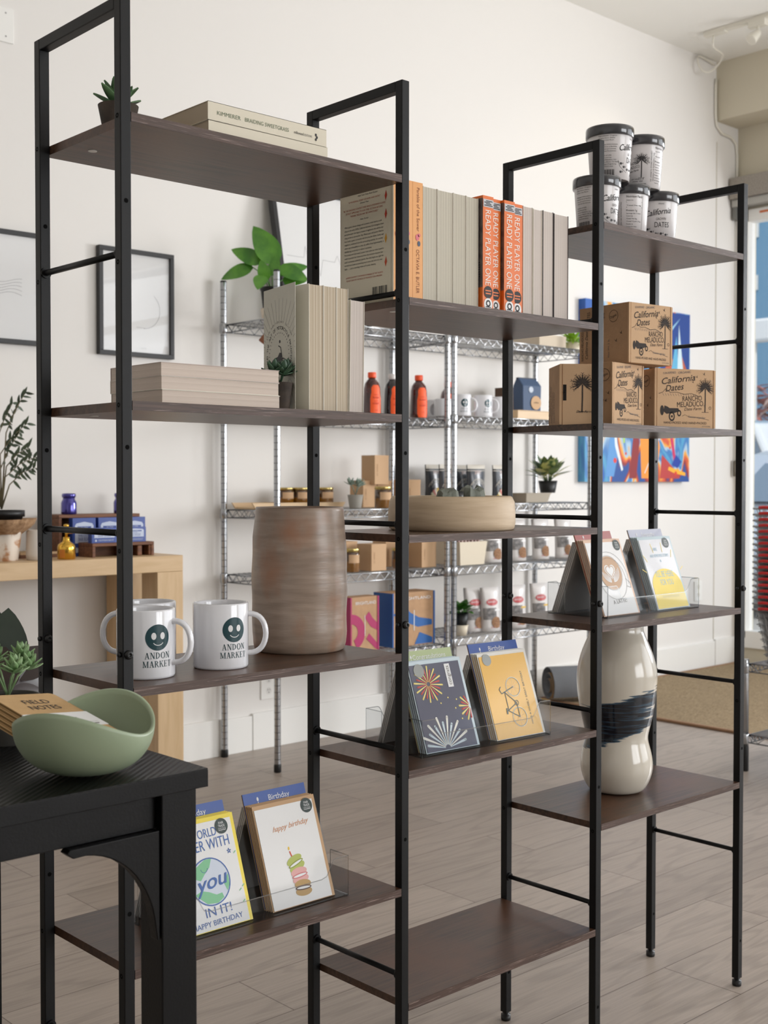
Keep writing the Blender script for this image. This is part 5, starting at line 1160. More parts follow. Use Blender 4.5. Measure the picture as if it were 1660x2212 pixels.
# dark snack pouches
pch = M('charcoal_pouch', (58, 62, 70), .35, coat=.4, bump=.3, bs=40); pch_t = M('pouch_cream_top', (206, 200, 188), .5)
def pouch(px, Y, z, w, h, label, kind, rz=0, lean=.0, group=None):
    x = X_(px, Y); t = thing('snack_pouch', label, 'bag', (x, Y, z + .003), rz, group); t.rotation_euler.x = -lean
    body = pch if kind == 'dark' else M('white_granola_bag', (232, 228, 226), .45, coat=.3, bump=.25, bs=30); n = 8; vs = []; fs = []
    for k in range(n + 1):
        v = k / n; bulge = .028 * (1 - v) ** .5 * (1 if k < n else 0) + .001; ww = w / 2 * (1 - .05 * math.sin(v * PI))
        for q, (sx, sy) in enumerate(((-1, 0), (-.6, -.75), (0, -1), (.6, -.75), (1, 0), (.6, .75), (0, 1), (-.6, .75))): vs.append((ww * sx, .03 + bulge * sy, v * h))
    for k in range(n):
        for j in range(8): fs.append((k * 8 + j, k * 8 + (j + 1) % 8, (k + 1) * 8 + (j + 1) % 8, (k + 1) * 8 + j))
    fs += [tuple(range(8))[::-1], tuple(n * 8 + j for j in range(8))]; b = MB(); b.add(vs, fs, body, True); b.build('pouch_body', t)
    def f(u, v, nn=0):
        vv = min(max(v / h, 0), 1); bulge = .028 * (1 - vv) ** .5 + .001; a = abs(u) / (w / 2); s = bulge * (1 - .25 * min(a / .6, 1)) if a < .6 else bulge * .75 * (1 - (a - .6) / .4)
        return Vector((u, .03 - s - nn - .0012, v))
    p = MB()
    def crect(x0_, y0_, x1_, y1_, m_, nn, c_=10, r_=4):
        vs_ = [f(x0_ + (x1_ - x0_) * i / c_, y0_ + (y1_ - y0_) * j / r_, nn) for j in range(r_ + 1) for i in range(c_ + 1)]
        p.add(vs_, [(j * (c_ + 1) + i, j * (c_ + 1) + i + 1, (j + 1) * (c_ + 1) + i + 1, (j + 1) * (c_ + 1) + i) for j in range(r_) for i in range(c_)], m_, True)
    if kind == 'dark':
        crect(-w * .47, h * .89, w * .47, h * .998, pch_t, .0012); crect(-w * .47, h * .835, w * .47, h * .85, pch_t, .0012); p.text(f, 'JERKY', 0, h * .76, .014, M('pale_rose', (206, 180, 172), .5), w=w * .34, n=.002)
        arc_text(p, f, 'HEIRLOOM', 0, h * .36, w * .30, .011, pch_t, PI / 2, .28); p.ring(f, 0, h * .36, w * .40, w * .385, pch_t, .0018, a0=.2, a1=PI - .2); p.ring(f, 0, h * .36, w * .26, w * .245, pch_t, .0018, a0=.2, a1=PI - .2)
        for k in range(9):
            a = .35 + k * (PI - .7) / 8; cc = ((236, 214, 170), (220, 190, 70), (240, 236, 226), (196, 90, 90), (226, 190, 60), (240, 226, 206), (200, 120, 110), (230, 220, 190), (214, 180, 60))[k]; m_ = M('carrot_%d_%d' % (cc[0], cc[2]), cc, .6)
            dx, dy = math.cos(a), math.sin(a); p.poly(f, [(dx * .004, h * .06), (w * .36 * dx - dy * .008, h * .06 + w * .45 * dy + dx * .008), (w * .40 * dx, h * .06 + w * .50 * dy), (w * .36 * dx + dy * .008, h * .06 + w * .45 * dy - dx * .008)], m_, .002)
        for s_ in (-1, 1): p.pline(f, [(s_ * w * .44, h * .8), (s_ * w * .44, h * .1)], .0012, inkg, .0015)
    else:
        rd = M('logo_red', (206, 74, 78), .5); p.ring(f, 0, h * .66, .015, .0128, rd, .0015, sx=2.0); p.disc(f, 0, h * .66, .0115, rd, .0015, sx=2.2); p.text(f, 'BAKERY', 0, h * .643, .010, pgw, w=w * .42, n=.0022)
        p.text(f, 'on Main', 0, h * .72, .004, rd, w=.03, n=.002)
        crect(-w * .42, h * .27, w * .18, h * .53, M('photo_print', (70, 68, 70), .6, c2=(150, 146, 144), vs=45), .0012); crect(w * .10, h * .46, w * .44, h * .50, M('yellow_strip', (230, 190, 80), .5) if kind == 'yellow' else pgw, .0016)
        p.disc(f, w * .14, h * .20, .026, M('granola_pile', (176, 136, 104), .9, c2=(130, 94, 70), vs=140, bump=.6, bs=140), .0022, sx=1.05, seg=14, rings=2); p.text(f, 'Granola', w * .1, h * .08, .005, rd, w=w * .5, n=.0018)
    p.build('print', t); return t
GP = 'charcoal snack pouches on the right rack'
for px, Y, lab in ((948, 2.50, 'charcoal snack pouch at the far left, behind the paired chrome posts'), (1009, 2.52, 'charcoal snack pouch set back between two others'), (978, 2.40, 'charcoal snack pouch second from the left, behind a chrome post'), (1038, 2.40, 'most visible charcoal snack pouch, above the planter stones'), (1092, 2.38, 'charcoal snack pouch behind the black upright')):
    pouch(px, Y, LV2[2], .118, .172, lab, 'dark', math.radians(random.uniform(-6, 4)), group=GP)
GW = 'white granola bags on the right rack'; od = ('leftmost', 'second from the left', 'third from the left', 'rightmost')
for i, px in enumerate((1074, 1128, 1178, 1227)): pouch(px, 2.33, LV2[1], .105, .192, 'white granola bag on the upper of the two bag shelves, %s' % od[i], 'plain', math.radians(-10), .05, GW)
for i, px in enumerate((1034, 1070, 1127, 1176)): pouch(px, 2.30 + .04 * (i == 0), LV2[0], .108, .198, 'white granola bag on the lowest bag shelf, %s' % od[i], 'yellow' if i > 1 else 'plain', math.radians(-12), .05, GW)
# cream basket with sachets
t = thing('storage_basket', 'cream plastic basket filled with dark red sachets on the right rack', 'basket', (X_(994, 2.30), 2.30, LV2[1] + .0025)); cb = M('cream_plastic', (226, 214, 192), .5, bump=.1, bs=60)
w = X_(1054, 2.30) - X_(994, 2.30); b = MB(); h = .102
b.add([(.012, .008, 0), (w - .012, .008, 0), (w - .012, .172, 0), (.012, .172, 0), (0, 0, h), (w, 0, h), (w, .18, h), (0, .18, h), (.004, .004, h), (w - .004, .004, h), (w - .004, .176, h), (.004, .176, h), (.014, .011, .004), (w - .014, .011, .004), (w - .014, .169, .004), (.014, .169, .004)],
    [(0, 1, 2, 3), (0, 1, 5, 4), (1, 2, 6, 5), (2, 3, 7, 6), (3, 0, 4, 7), (4, 5, 9, 8), (5, 6, 10, 9), (6, 7, 11, 10), (7, 4, 8, 11), (8, 9, 13, 12), (9, 10, 14, 13), (10, 11, 15, 14), (11, 8, 12, 15), (12, 13, 14, 15)], cb); b.build('basket_body', t, bevel=.0015)
b = MB(); b.box(-.004, w + .004, -.004, .184, h - .006, h, cb); 
random.seed(5)
for k in range(7):
    xx = .012 + k * (w - .03) / 7; s_ = MB(); s_.box(xx, xx + .012, .02, .15, .02, h + .014 + .006 * (k % 3), M('sachet_wine', (96, 34, 52), .4, c2=(190, 160, 150), vs=40)); o = s_.build('sachet', loc=t.location, bevel=.002)
    tag(o, 'dark red sachet standing in the cream basket, %s from the left' % ords[k], 'sachet', 'sachets in the cream basket')
# plants on the racks
def blades(t, name, n, h0, L, wd, m, spread, seed, m2=None, curl=.3, thick=0):
    random.seed(seed); b = MB()
    for i in range(n):
        a = i * 2.4 + random.uniform(-.2, .2); e = spread[0] + (spread[1] - spread[0]) * (i / n) + random.uniform(-.1, .1)
        d = Vector((math.cos(a) * math.cos(e), math.sin(a) * math.cos(e), math.sin(e))); r0 = .012
        st = Vector((math.cos(a) * r0, math.sin(a) * r0, h0)); base = st + d * L * .35 + Vector((0, 0, L * .1)); b.tube([st, st.lerp(base, .5) + Vector((0, 0, .004)), base], .0014, m, 5)
        leaf(b, base, d, L * random.uniform(.75, 1.1), wd * random.uniform(.85, 1.1), m2 if (m2 and i % 2) else m, curl=curl, fold=.18)
    b.build(name, t)
vg = M('variegated_leaf', (206, 206, 132), .4, c2=(74, 104, 62), vs=22, ramp=(.44, .56), coat=.2); vg2 = M('variegated_leaf_dark', (120, 140, 84), .4, c2=(60, 88, 54), vs=18, coat=.2)
t = thing('potted_plant', 'yellow green variegated plant in a black pot on the right rack', 'plant', (X_(1184, 2.38), 2.38, LV2[2] + .045)); pot_mb(.036, .046, .058, black_pl).build('pot', t); blades(t, 'leaves', 30, .055, .092, .052, vg, (.35, 1.45), 3, vg2, .15)
t = thing('plant_tray', 'taupe rectangular tray under the variegated plant', 'tray', (X_(1138, 2.31), 2.31, LV2[2] + .0025)); w = .175; tp = M('taupe_plastic', (176, 166, 150), .6)
b = MB(); b.add([(.01, .01, 0), (w - .01, .01, 0), (w - .01, .14, 0), (.01, .14, 0), (0, 0, .041), (w, 0, .041), (w, .15, .041), (0, .15, .041), (.004, .004, .038), (w - .004, .004, .038), (w - .004, .146, .038), (.004, .146, .038)], [(0, 1, 2, 3), (0, 1, 5, 4), (1, 2, 6, 5), (2, 3, 7, 6), (3, 0, 4, 7), (4, 5, 9, 8), (5, 6, 10, 9), (6, 7, 11, 10), (7, 4, 8, 11), (8, 9, 10, 11)], tp)
b.build('tray_body', t, bevel=.002); b = MB(); b.box(-.002, w + .002, -.002, .152, .0385, .0425, tp); b.build('rim', t, bevel=.001)
pothos_m = M('pothos_green', (92, 152, 44), .35, c2=(58, 118, 30), vs=18, coat=.3)
t = thing('potted_plant', 'bright green heart leaved plant on top of the left rack', 'plant', (X_(590, 2.40), 2.40, LV1[4] + .0025))
pot_mb(.040, .048, .045, M('cream_pot', (222, 206, 186), .4)).build('outer_pot', t); b = MB(); b.lathe([(.036, .035), (.046, .118), (.049, .118), (.049, .128), (.045, .128), (.044, .115), (.001, .113)], black_pl, 30); b.build('nursery_pot', t)
b = MB(); O = Vector((0, 0, .12))
def cam2(u, v, w_=0): return RT * u + Vector((0, 0, v)) - Vector((FW.x, FW.y, 0)) * w_
for (u, v, w_, du, dv, dw, L, wd, cu) in ((-.075, .085, .02, -1, -.25, .1, .13, .06, .35), (-.04, .10, .03, -1, .55, .1, .13, .07, .30), (.02, .095, .04, -.55, .9, .1, .17, .105, .1), (.03, .08, .05, 1, -.4, .2, .12, .065, .2), (.02, .06, .03, 1, .35, -.2, .13, .06, .2), (-.035, .05, .05, -.1, -.5, .5, .085, .06, .1), (0, .05, .04, .3, .9, .2, .08, .05, .1), (.04, .04, .0, .9, .0, .3, .09, .06, .3), (-.02, .03, .04, -.2, .8, .3, .08, .055, .2)):
    base = O + cam2(u, v, w_); d = cam2(du, dv, dw); b.tube([O + cam2(u * .1, -.01), O + cam2(u * .5, v * .7, w_ * .5), base], .0018, pothos_m, 6); leaf(b, base, d, L, wd, pothos_m, curl=cu, up=-Vector((FW.x, FW.y, -.25)), fold=.12, seg=9)
b.build('leaves', t)
t = thing('potted_plant', 'small dark green leafy plant in a black pot on the lowest right rack shelf', 'plant', (X_(997, 2.31), 2.31, LV2[0] + .0465)); pot_mb(.026, .034, .055, black_pl).build('pot', t); blades(t, 'leaves', 22, .052, .05, .042, M('basil_green', (70, 124, 40), .4, c2=(36, 84, 24), vs=30, coat=.3), (.0, 1.3), 9, None, .3)
b = MB(); b.lathe([(.024, 0), (.033, .046), (.030, .046), (.023, .004), (.0005, .004)], cb, 28); tag(b.build('cream_cup', loc=(X_(997, 2.31), 2.31, LV2[0] + .0025)), 'cream plastic cup holding the small black plant pot', 'cup')
t = thing('potted_plant', 'lime green feathery plant on top of the right rack', 'plant', (X_(1236, 2.40), 2.40, LV2[4] + .0025)); pot_mb(.035, .045, .05, cb).build('pot', t); blades(t, 'leaves', 60, .045, .055, .018, M('lime_green', (176, 212, 70), .5, c2=(130, 180, 50), vs=30), (-.2, 1.3), 12, None, .5)
carton(1150, 1165, 1222, 722, 2.36, LV2[4], .2, 'pale cardboard box on top of the right rack, behind the upper boards', m=M('pale_card', (206, 192, 172), .8))
carton(1222, 1230, 1292, 715, 2.44, LV2[4], .1, 'second pale cardboard box on top of the right rack behind the kraft pile', m=M('pale_card', (206, 192, 172), .8)) if False else None
# hanging ornament
t = thing('hanging_ornament', 'brown leaf shaped ornament with a red and white string hanging from the left rack', 'ornament', (X_(577, 2.27), 2.27, 0))
b = MB(); f = frame((0, 0, 0), (RT.x, RT.y, 0), (0, 0, 1)); zz = Z_(735, 570, 2.27)
b.prism([(-.03, zz), (-.012, zz + .022), (.004, zz + .034), (.02, zz + .03), (.034, zz + .012), (.03, zz - .012), (.008, zz - .022), (-.012, zz - .014)], f, .012, M('felt_brown', (130, 84, 62), .9)); b.build('ornament_body', t, bevel=.003)
b = MB()
for k in range(7): b.tube([f(0.004, zz - .02 - k * .012, .006), f(.004, zz - .032 - k * .012, .006)], .0035, M('string_red', (214, 60, 50), .6) if k % 2 == 0 else pgw, 8)
b.tube([f(.004, zz + .03, .006), f(.004, LV1[4] - .03, .006)], .0008, pgw, 5); b.build('string', t)

# ------------------------------------------------------------------ pictures, painting, wall fittings
frm = M('black_picture_frame', (34, 34, 36), .45); prt = M('print_paper', (236, 236, 236), .7)
def picture(x0, x1, z0, z1, label, lines, y=W, dep=.024, border=.0165, matw=None):
    t = thing('framed_print', label, 'picture', (x0, y - dep - .001, z0), 0, 'black framed line prints'); w, h = x1 - x0, z1 - z0
    b = MB(); b.box(0, w, 0, dep, 0, border, frm); b.box(0, w, 0, dep, h - border, h, frm); b.box(0, border, 0, dep, border, h - border, frm); b.box(w - border, w, 0, dep, border, h - border, frm); b.build('frame', t, bevel=.001)
    p = MB(); p.box(border - .002, w - border + .002, .012, .016, border - .002, h - border + .002, prt); lines(p, frame((0, .012, 0), (1, 0, 0), (0, 0, 1)), w, h); p.build('print', t)
    g = MB(); g.box(border - .001, w - border + .001, .007, .009, border - .001, h - border + .001, glass); g.build('glass', t)
    return t
lg = M('fine_line_grey', (150, 150, 152), .7)
def l1(p, f, w, h):
    for k in range(5): p.pline(f, [(w * .35 + .012 * i, h * .56 - k * .012 + .008 * math.sin(i * .5 + k * .4)) for i in range(17)], .0012, lg, .0004)
    p.text(f, 'waves', w * .5, h * .12, .006, lg)
def l2(p, f, w, h):
    p.ring(f, w * .6, h * .45, h * .18, h * .176, lg, .0004, a0=-PI / 2, a1=.9); p.pline(f, [(w * .5, h * .28), (w * .62, h * .275)], .001, lg, .0004); p.text(f, 'arc line', w * .6, h * .08, .005, lg)
picture(.80, at('y', W, 94, 600).x, 1.578, 1.972, 'black framed print with fine wave lines at the left edge of the photo', l1)
picture(1.4415, 1.763, 1.567, 1.966, 'black framed print with one curved line, reflecting the shop windows', l2)
def l3(p, f, w, h):
    c = h * .5; p.pline(f, [(.05, c), (w * .30, c), (w * .33, c + .05), (w * .37, c - .055), (w * .41, c + .075), (w * .47, c - .07), (w * .52, c + .002), (w * .66, c), (w * .70, c + .03), (w * .76, c - .045), (w * .80, c), (w - .05, c)], .0014, lg, .0004)
lp = picture(at('y', 2.56, 592, 600).x, at('y', 2.56, 592, 600).x + .46, 1.7235, 2.33, 'large black framed heartbeat line print leaning on the wall above the left rack', l3, y=2.500, dep=.03, border=.02); lp.rotation_euler.x = -.19
# big colourful canvas
def canvas_mat():
    m = bpy.data.materials.new('abstract_paint'); m.use_nodes = True; nt = m.node_tree; b = nt.nodes['Principled BSDF']; N = nt.nodes.new; L = nt.links.new
    tc = N('ShaderNodeTexCoord'); mp = N('ShaderNodeMapping'); mp.inputs['Scale'].default_value = (5.5, 5.5, 2.6); L(tc.outputs['Object'], mp.inputs[0])
    n = N('ShaderNodeTexNoise'); n.inputs['Scale'].default_value = 1.1; n.inputs['Detail'].default_value = 1.5; n.inputs['Distortion'].default_value = .9; L(mp.outputs[0], n.inputs['Vector'])
    r = N('ShaderNodeValToRGB'); r.color_ramp.interpolation = 'EASE'; e = r.color_ramp.elements
    cs = [(0, (22, 48, 130)), (.40, (34, 92, 176)), (.47, (84, 160, 200)), (.52, (60, 120, 186)), (.56, (170, 200, 220)), (.585, (236, 170, 60)), (.62, (214, 90, 50)), (.66, (140, 44, 44)), (.70, (32, 76, 150))]
    e[0].position = 0; e[0].color = srgb(cs[0][1]); e[1].position = cs[1][0]; e[1].color = srgb(cs[1][1])
    for p_, c_ in cs[2:]: q = e.new(p_); q.color = srgb(c_)
    sep = N('ShaderNodeSeparateXYZ'); L(tc.outputs['Object'], sep.inputs[0])
    # warmer towards the lower right, bluer at the top
    mr = N('ShaderNodeMapRange'); mr.inputs[1].default_value = 0; mr.inputs[2].default_value = .95; mr.inputs[3].default_value = .05; mr.inputs[4].default_value = -.11; L(sep.outputs[2], mr.inputs[0])
    mr2 = N('ShaderNodeMapRange'); mr2.inputs[1].default_value = 0; mr2.inputs[2].default_value = .95; mr2.inputs[3].default_value = -.03; mr2.inputs[4].default_value = .05; L(sep.outputs[0], mr2.inputs[0])
    a = N('ShaderNodeMath'); L(n.outputs[0], a.inputs[0]); L(mr.outputs[0], a.inputs[1]); a2 = N('ShaderNodeMath'); L(a.outputs[0], a2.inputs[0]); L(mr2.outputs[0], a2.inputs[1]); L(a2.outputs[0], r.inputs[0])
    L(r.outputs[0], b.inputs['Base Color']); b.inputs['Roughness'].default_value = .45; return m
x0, x1, z0, z1 = 4.252, 5.205, 1.097, 2.05; t = thing('canvas_painting', 'large abstract canvas with blue sails and orange red strokes near the window', 'painting', (x0, W - .046, z0))
b = MB(); b.box(0, x1 - x0, 0, .045, 0, z1 - z0, canvas_mat()); f = frame((0, 0, 0), (1, 0, 0), (0, 0, 1)); w, h = x1 - x0, z1 - z0
def pc_(c): return M('paint_%d_%d_%d' % c, c, .45)
for q, c, n in (([(.70, .62), (.70, .995), (.995, .995), (.995, .62)], (24, 62, 140), .0003), ([(.80, .62), (.86, .86), (.885, .62)], (96, 176, 214), .0005), ([(.87, .64), (.885, .93), (.93, .66)], (206, 228, 236), .0006), ([(.76, .84), (.90, .97), (.80, .90)], (150, 200, 226), .0006), ([(.74, .66), (.80, .72), (.92, .74), (.97, .66), (.9, .60)], (190, 92, 50), .0004), ([(.84, .64), (.98, .62), (.94, .58), (.80, .58)], (180, 214, 226), .0007),
        ([(.40, .02), (.43, .20), (.47, .42), (.50, .22), (.47, .02)], (140, 34, 36), .0005), ([(.52, .02), (.50, .30), (.55, .40), (.60, .22), (.64, .42), (.70, .2), (.66, .02)], (240, 150, 50), .0004), ([(.60, .02), (.66, .40), (.69, .40), (.64, .02)], (246, 200, 60), .0006), ([(.755, .40), (.80, .26), (.84, .12), (.86, .14), (.82, .30), (.80, .40)], (206, 46, 96), .0006), ([(.70, .02), (.72, .16), (.78, .12), (.90, .04), (.9, .02)], (186, 60, 56), .0005), ([(.82, .10), (.86, .16), (.92, .12), (.88, .08)], (26, 60, 160), .0007), ([(.78, .07), (.85, .05), (.96, .035), (.96, .055), (.86, .075), (.79, .09)], (246, 176, 40), .0008),
        ([(.18, .03), (.22, .24), (.27, .36), (.30, .16), (.26, .03)], (90, 150, 210), .0005), ([(.25, .40), (.27, .2), (.33, .06), (.345, .07), (.29, .22), (.27, .40)], (226, 236, 240), .0006), ([(.34, .40), (.345, .22), (.36, .22), (.36, .40)], (176, 214, 80), .0007)):
    b.poly(f, [(u * w, v * h) for u, v in q], pc_(c), n)
for u, v, r_ in ((.27, .12, .014), (.37, .16, .008), (.74, .26, .012), (.8, .2, .008), (.86, .05, .012)): b.disc(f, u * w, v * h, r_, pc_((220, 54, 40)), .0009, seg=14)
b.line(f, (w * .55, h * .05), (w * .72, h * .30), .006, pgw, .001); b.build('canvas', t); b = MB(); b.box(.02, x1 - x0 - .02, .0452, .0458, .02, z1 - z0 - .02, pale_wood); b.build('stretcher', t)
def outlet(x, z, label, plate=(.076, .115), sockets=True):
    t = thing('wall_outlet' if sockets else 'wall_plate', label, 'outlet' if sockets else 'wall plate', (x, W - .007, z)); b = MB(); b.box(0, plate[0], 0, .0065, 0, plate[1], trim_m); b.build('plate', t, bevel=.002)
    s_ = MB(); f = frame((0, -.0002, 0), (1, 0, 0), (0, 0, 1)); cx = plate[0] / 2
    if sockets:
        for zz in (.034, .081):
            s_.disc(f, cx, zz, .0145, M('socket_face', (226, 224, 220), .4), .0004)
            for u in (-.005, .005): s_.rect(f, cx + u - .001, zz + .001, cx + u + .001, zz + .009, ink, .0007)
            s_.disc(f, cx, zz - .006, .0022, ink, .0007)
    else:
        for zz in (.02, plate[1] - .02): s_.disc(f, plate[0] * .75, zz, .003, M('screw_grey', (150, 150, 148), .4), .0004)
    s_.build('socket' if sockets else 'screw', t)
outlet(2.187, .20, 'white double wall outlet just above the baseboard behind the left rack'); outlet(5.33, .40, 'white wall outlet near the window corner')
outlet(at('y', W, 28, 50).x - .12, 2.62, 'blank white wall plate at the top left', (.12, .12), False)

# ------------------------------------------------------------------ pale wood console table with soaps
cx0, cx1, cy0, cy1, ch = .25, 1.572, 2.26, 2.612, .838
ct = thing('console_table', 'pale oak console table with thick square legs against the wall on the left', 'table', (cx0, cy0, 0)); cw, cd = cx1 - cx0, cy1 - cy0
b = MB(); b.box(0, cw, 0, cd, ch - .056, ch, pale_wood); b.build('tabletop', ct, bevel=.0015)
for x in (0, cw - .105):
    for y in (0, cd - .105): b = MB(); b.box(x, x + .105, y, y + .105, 0, ch - .0565, pale_wood_y); b.build('leg', ct, bevel=.0015)
def P(px, py, Y=None): return at('z', ch, px, py)
# wooden riser crates
def riser(x0, x1, y0, y1, z0, h, label, slots=False):
    t = thing('wooden_riser', label, 'riser', (x0, y0, z0), 0, 'dark wooden risers on the console table'); w, d = x1 - x0, y1 - y0; k = .011
    b = MB(); b.box(0, w, 0, d, h - k, h, crate_wood); b.build('top_board', t, bevel=.001)
    for x in (0, w - k): b = MB(); b.box(x, x + k, 0, d, 0, h - k - .0003, crate_wood); b.build('end_board', t, bevel=.001)
    b = MB(); b.box(k + .0003, w - k - .0003, d - k, d, 0, h - k - .0003, crate_wood); b.build('back_board', t)
    if slots:
        for q in range(3): b = MB(); b.box(w * .55 + q * .045, w * .55 + q * .045 + .018, .004, d - k - .001, 0, h - k - .0005, crate_wood); b.build('divider', t, bevel=.003)
    return t
ty = 2.47; rx0 = at('y', ty, 127, 1111).x; rx1 = at('y', ty, 302, 1111).x; rz1 = at('y', ty, 200, 1111).z
riser(rx0, rx1, ty, ty + .12, ch, rz1 - ch, 'taller dark wooden riser at the back of the console table')
ly = 2.34; lx0 = at('y', ly, 200, 1172).x; lx1 = at('y', ly, 333, 1172).x; lz = at('y', ly, 260, 1172).z
riser(lx0, lx1, ly, ly + .10, ch, max(lz - ch, .038), 'low slotted wooden riser at the front of the console table', True)
sb = M('soap_box_blue', (40, 70, 150), .35, coat=.3); sw = M('soap_panel_pale', (196, 206, 226), .4)
def soap(x, y, z, w, h, label):
    t = thing('soap_box', label, 'soap', (x, y, z), 0, 'blue boxed bar soaps'); b = MB(); b.box(0, w, 0, .026, 0, h, sb); b.build('carton', t, bevel=.0006)
    p = MB(); f = frame((0, 0, 0), (1, 0, 0), (0, 0, 1)); p.poly(f, [(w * .10, h * .34), (w * .90, h * .34), (w * .90, h * .80), (w * .84, h * .86), (w * .5, h * .90), (w * .16, h * .86), (w * .10, h * .80)], sw, .0004)
    p.rect(f, w * .2, h * .70, w * .8, h * .78, sb, .0007); p.text(f, 'ALL-ONE!', w * .5, h * .715, h * .05, sw, w=w * .3, n=.001); p.text(f, 'HEMP', w * .5, h * .6, h * .06, sb, w=w * .2, n=.0008); p.text(f, 'PURE-CASTILE', w * .5, h * .51, h * .06, sb, w=w * .5, n=.0008); p.text(f, 'BAR SOAP', w * .5, h * .40, h * .09, sb, w=w * .5, n=.0008)
    p.disc(f, w * .16, h * .16, h * .07, sw, .0006, seg=14); p.text(f, 'PEPPERMINT', w * .56, h * .12, h * .10, sw, w=w * .6, n=.0007); p.build('front_print', t)
us = at('y', ty - .03, 157, 1150).x; uw = at('y', ty - .03, 207, 1150).x - us
for i in range(3): soap(us + i * (uw * 1.12), ty - .030, ch + .044 if False else lz + .002 if False else ch, uw, at('y', ty - .03, 180, 1119).z - ch, 'blue soap box standing in the back row, %s from the left' % ords[i])
ls = at('y', ly + .01, 176, 1150).x; soap(lx0 + .004, ly + .012, max(lz, ch + .038) + .0003, uw * 1.1, .052, 'blue soap box at the left on the low riser'); soap(at('y', ly + .01, 268, 1150).x, ly + .012, max(lz, ch + .038) + .0003, uw * 1.0, .052, 'blue soap box at the right on the low riser')
cob = M('cobalt_metallic_glass', (66, 60, 150), .15, .6, coat=1)
def jar(px, label):
    x = at('y', ty + .05, px, 1110).x; t = thing('glass_jar', label, 'jar', (x, ty + .05, rz1 + .0002), 0, 'cobalt blue glass jars'); b = MB(); b.lathe([(.024, 0), (.027, .003), (.0275, .010), (.0275, .040), (.025, .047), (.0215, .052), (.0215, .058)], cob, 36); b.build('jar_body', t)
    l = MB(); l.lathe([(.0215, .058), (.0245, .062), (.025, .070), (.0225, .074), (.021, .072), (.020, .06)], cob, 36); l.build('jar_neck', t)
jar(149, 'cobalt blue glass jar on the back riser, fully visible'); jar(262, 'second cobalt blue glass jar hidden behind the near black upright')
gold = M('polished_brass', (226, 180, 80), .16, 1); mp_ = P(135, 1207)
t = thing('brass_mister', 'polished brass plant mister on the console table', 'mister', (mp_.x, 2.33, ch)); b = MB(); b.lathe([(.026, 0), (.030, .002), (.030, .040), (.0275, .050), (.014, .058), (.011, .066), (.011, .074)], gold, 40); b.build('body', t)
b = MB(); b.tube([(0, 0, .072), (0, 0, .112)], .0045, gold, 12); b.tube([(0, 0, .088), (.020, -.008, .090), (.036, -.014, .099)], .004, gold, 10); b.lathe([(.009, .108), (.009, .116), (.003, .118)], gold, 20); b.build('pump', t)
b = MB(); f = cyl(.0302, face_cam(mp_.x, 2.33) - .5)
for q in range(4): b.rect(f, -.010 + q * .005, .006, -.005 + q * .005, .034, M('amber_tag', (200, 120, 30), .5), .0003)
b.build('tag', t)
b = MB(); b.box(0, .20, 0, .10, 0, .012, crate_wood); b.box(0, .20, 0, .006, .012, .02, pale_wood); b.box(0, .20, .094, .10, .012, .02, pale_wood)
tag(b.build('wooden_tray', loc=(at('y', 2.45, 45, 1200).x, 2.45, ch)), 'shallow wooden tray behind the paper wrapped pot on the console table', 'tray')
# olive tree in a paper wrap
ox, oy = at('y', 2.40, 4, 1200).x, 2.40; t = thing('olive_tree', 'small olive tree in a floral paper and burlap wrap on the console table', 'plant', (ox, oy, ch))
b = MB(); b.lathe([(.050, 0), (.052, .002), (.064, .12), (.061, .12)], M('floral_wrap', (226, 214, 200), .8, c2=(190, 140, 100), vs=26, ramp=(.4, .5)), 30, wob=lambda a, z: 1 + .05 * math.sin(7 * a) + .04 * math.sin(3 * a + 20 * z)); b.build('paper_wrap', t)
b = MB(); b.lathe([(.064, .088), (.074, .096), (.092, .108), (.106, .122), (.112, .138), (.102, .136), (.086, .118), (.068, .106)], M('burlap', (176, 142, 108), .95, bump=.8, bs=260, c2=(140, 108, 78), vs=60), 40, caps=False, wob=lambda a, z: 1 + .16 * math.sin(3 * a + 1) * (z / .15) + .05 * math.sin(9 * a)); b.build('burlap_collar', t)
b = MB(); b.lathe([(.055, .11), (.068, .145), (.074, .145), (.074, .166), (.069, .166), (.066, .150), (.0005, .138)], black_pl, 36); b.build('nursery_pot', t)
ol = M('olive_leaf', (84, 98, 74), .5, c2=(52, 66, 48), vs=20); bark = M('olive_bark', (120, 110, 84), .9); b = MB(); br = MB(); random.seed(21); O = Vector((0, 0, .15))
for (u1, v1, u2, v2) in ((.02, .16, .10, .22), (.0, .20, .085, .30), (.03, .10, .115, .155), (-.02, .22, .03, .37), (.02, .27, .09, .40), (-.05, .2, -.1, .3), (.01, .12, .12, .19), (.0, .15, .06, .27)):
    p0 = O + cam2(0, .02); p1 = O + cam2(u1, v1, .01); p2 = O + cam2(u2, v2, .03 * math.sin(u1 * 90)); br.tube([p0, p1, (p1 + p2) / 2 + Vector((0, 0, .012)), p2], .002, bark, 6, rs=[.003, .002, .0014, .0008])
    for k in range(13):
        q = .15 + .85 * k / 12; base = p1.lerp(p2, q) + Vector((0, 0, .012 * math.sin(PI * q))); s_ = 1 if k % 2 else -1
        d = (p2 - p1).normalized() * .6 + cam2(.3 * random.uniform(-1, 1), .7 * s_ + random.uniform(-.3, .3), random.uniform(-.6, .6)); leaf(b, base, d, random.uniform(.026, .04), .0105, ol, curl=.2, up=-Vector((FW.x, FW.y, random.uniform(-.6, .6))), seg=5)
b.build('leaves', t); br.build('branches', t)
b = MB(); b.lathe([(.030, 0), (.034, .002), (.036, .02), (.034, .095), (.030, .10), (.027, .098), (.028, .01), (.0005, .008)], M('matt_white_ceramic', (222, 216, 208), .5), 36)
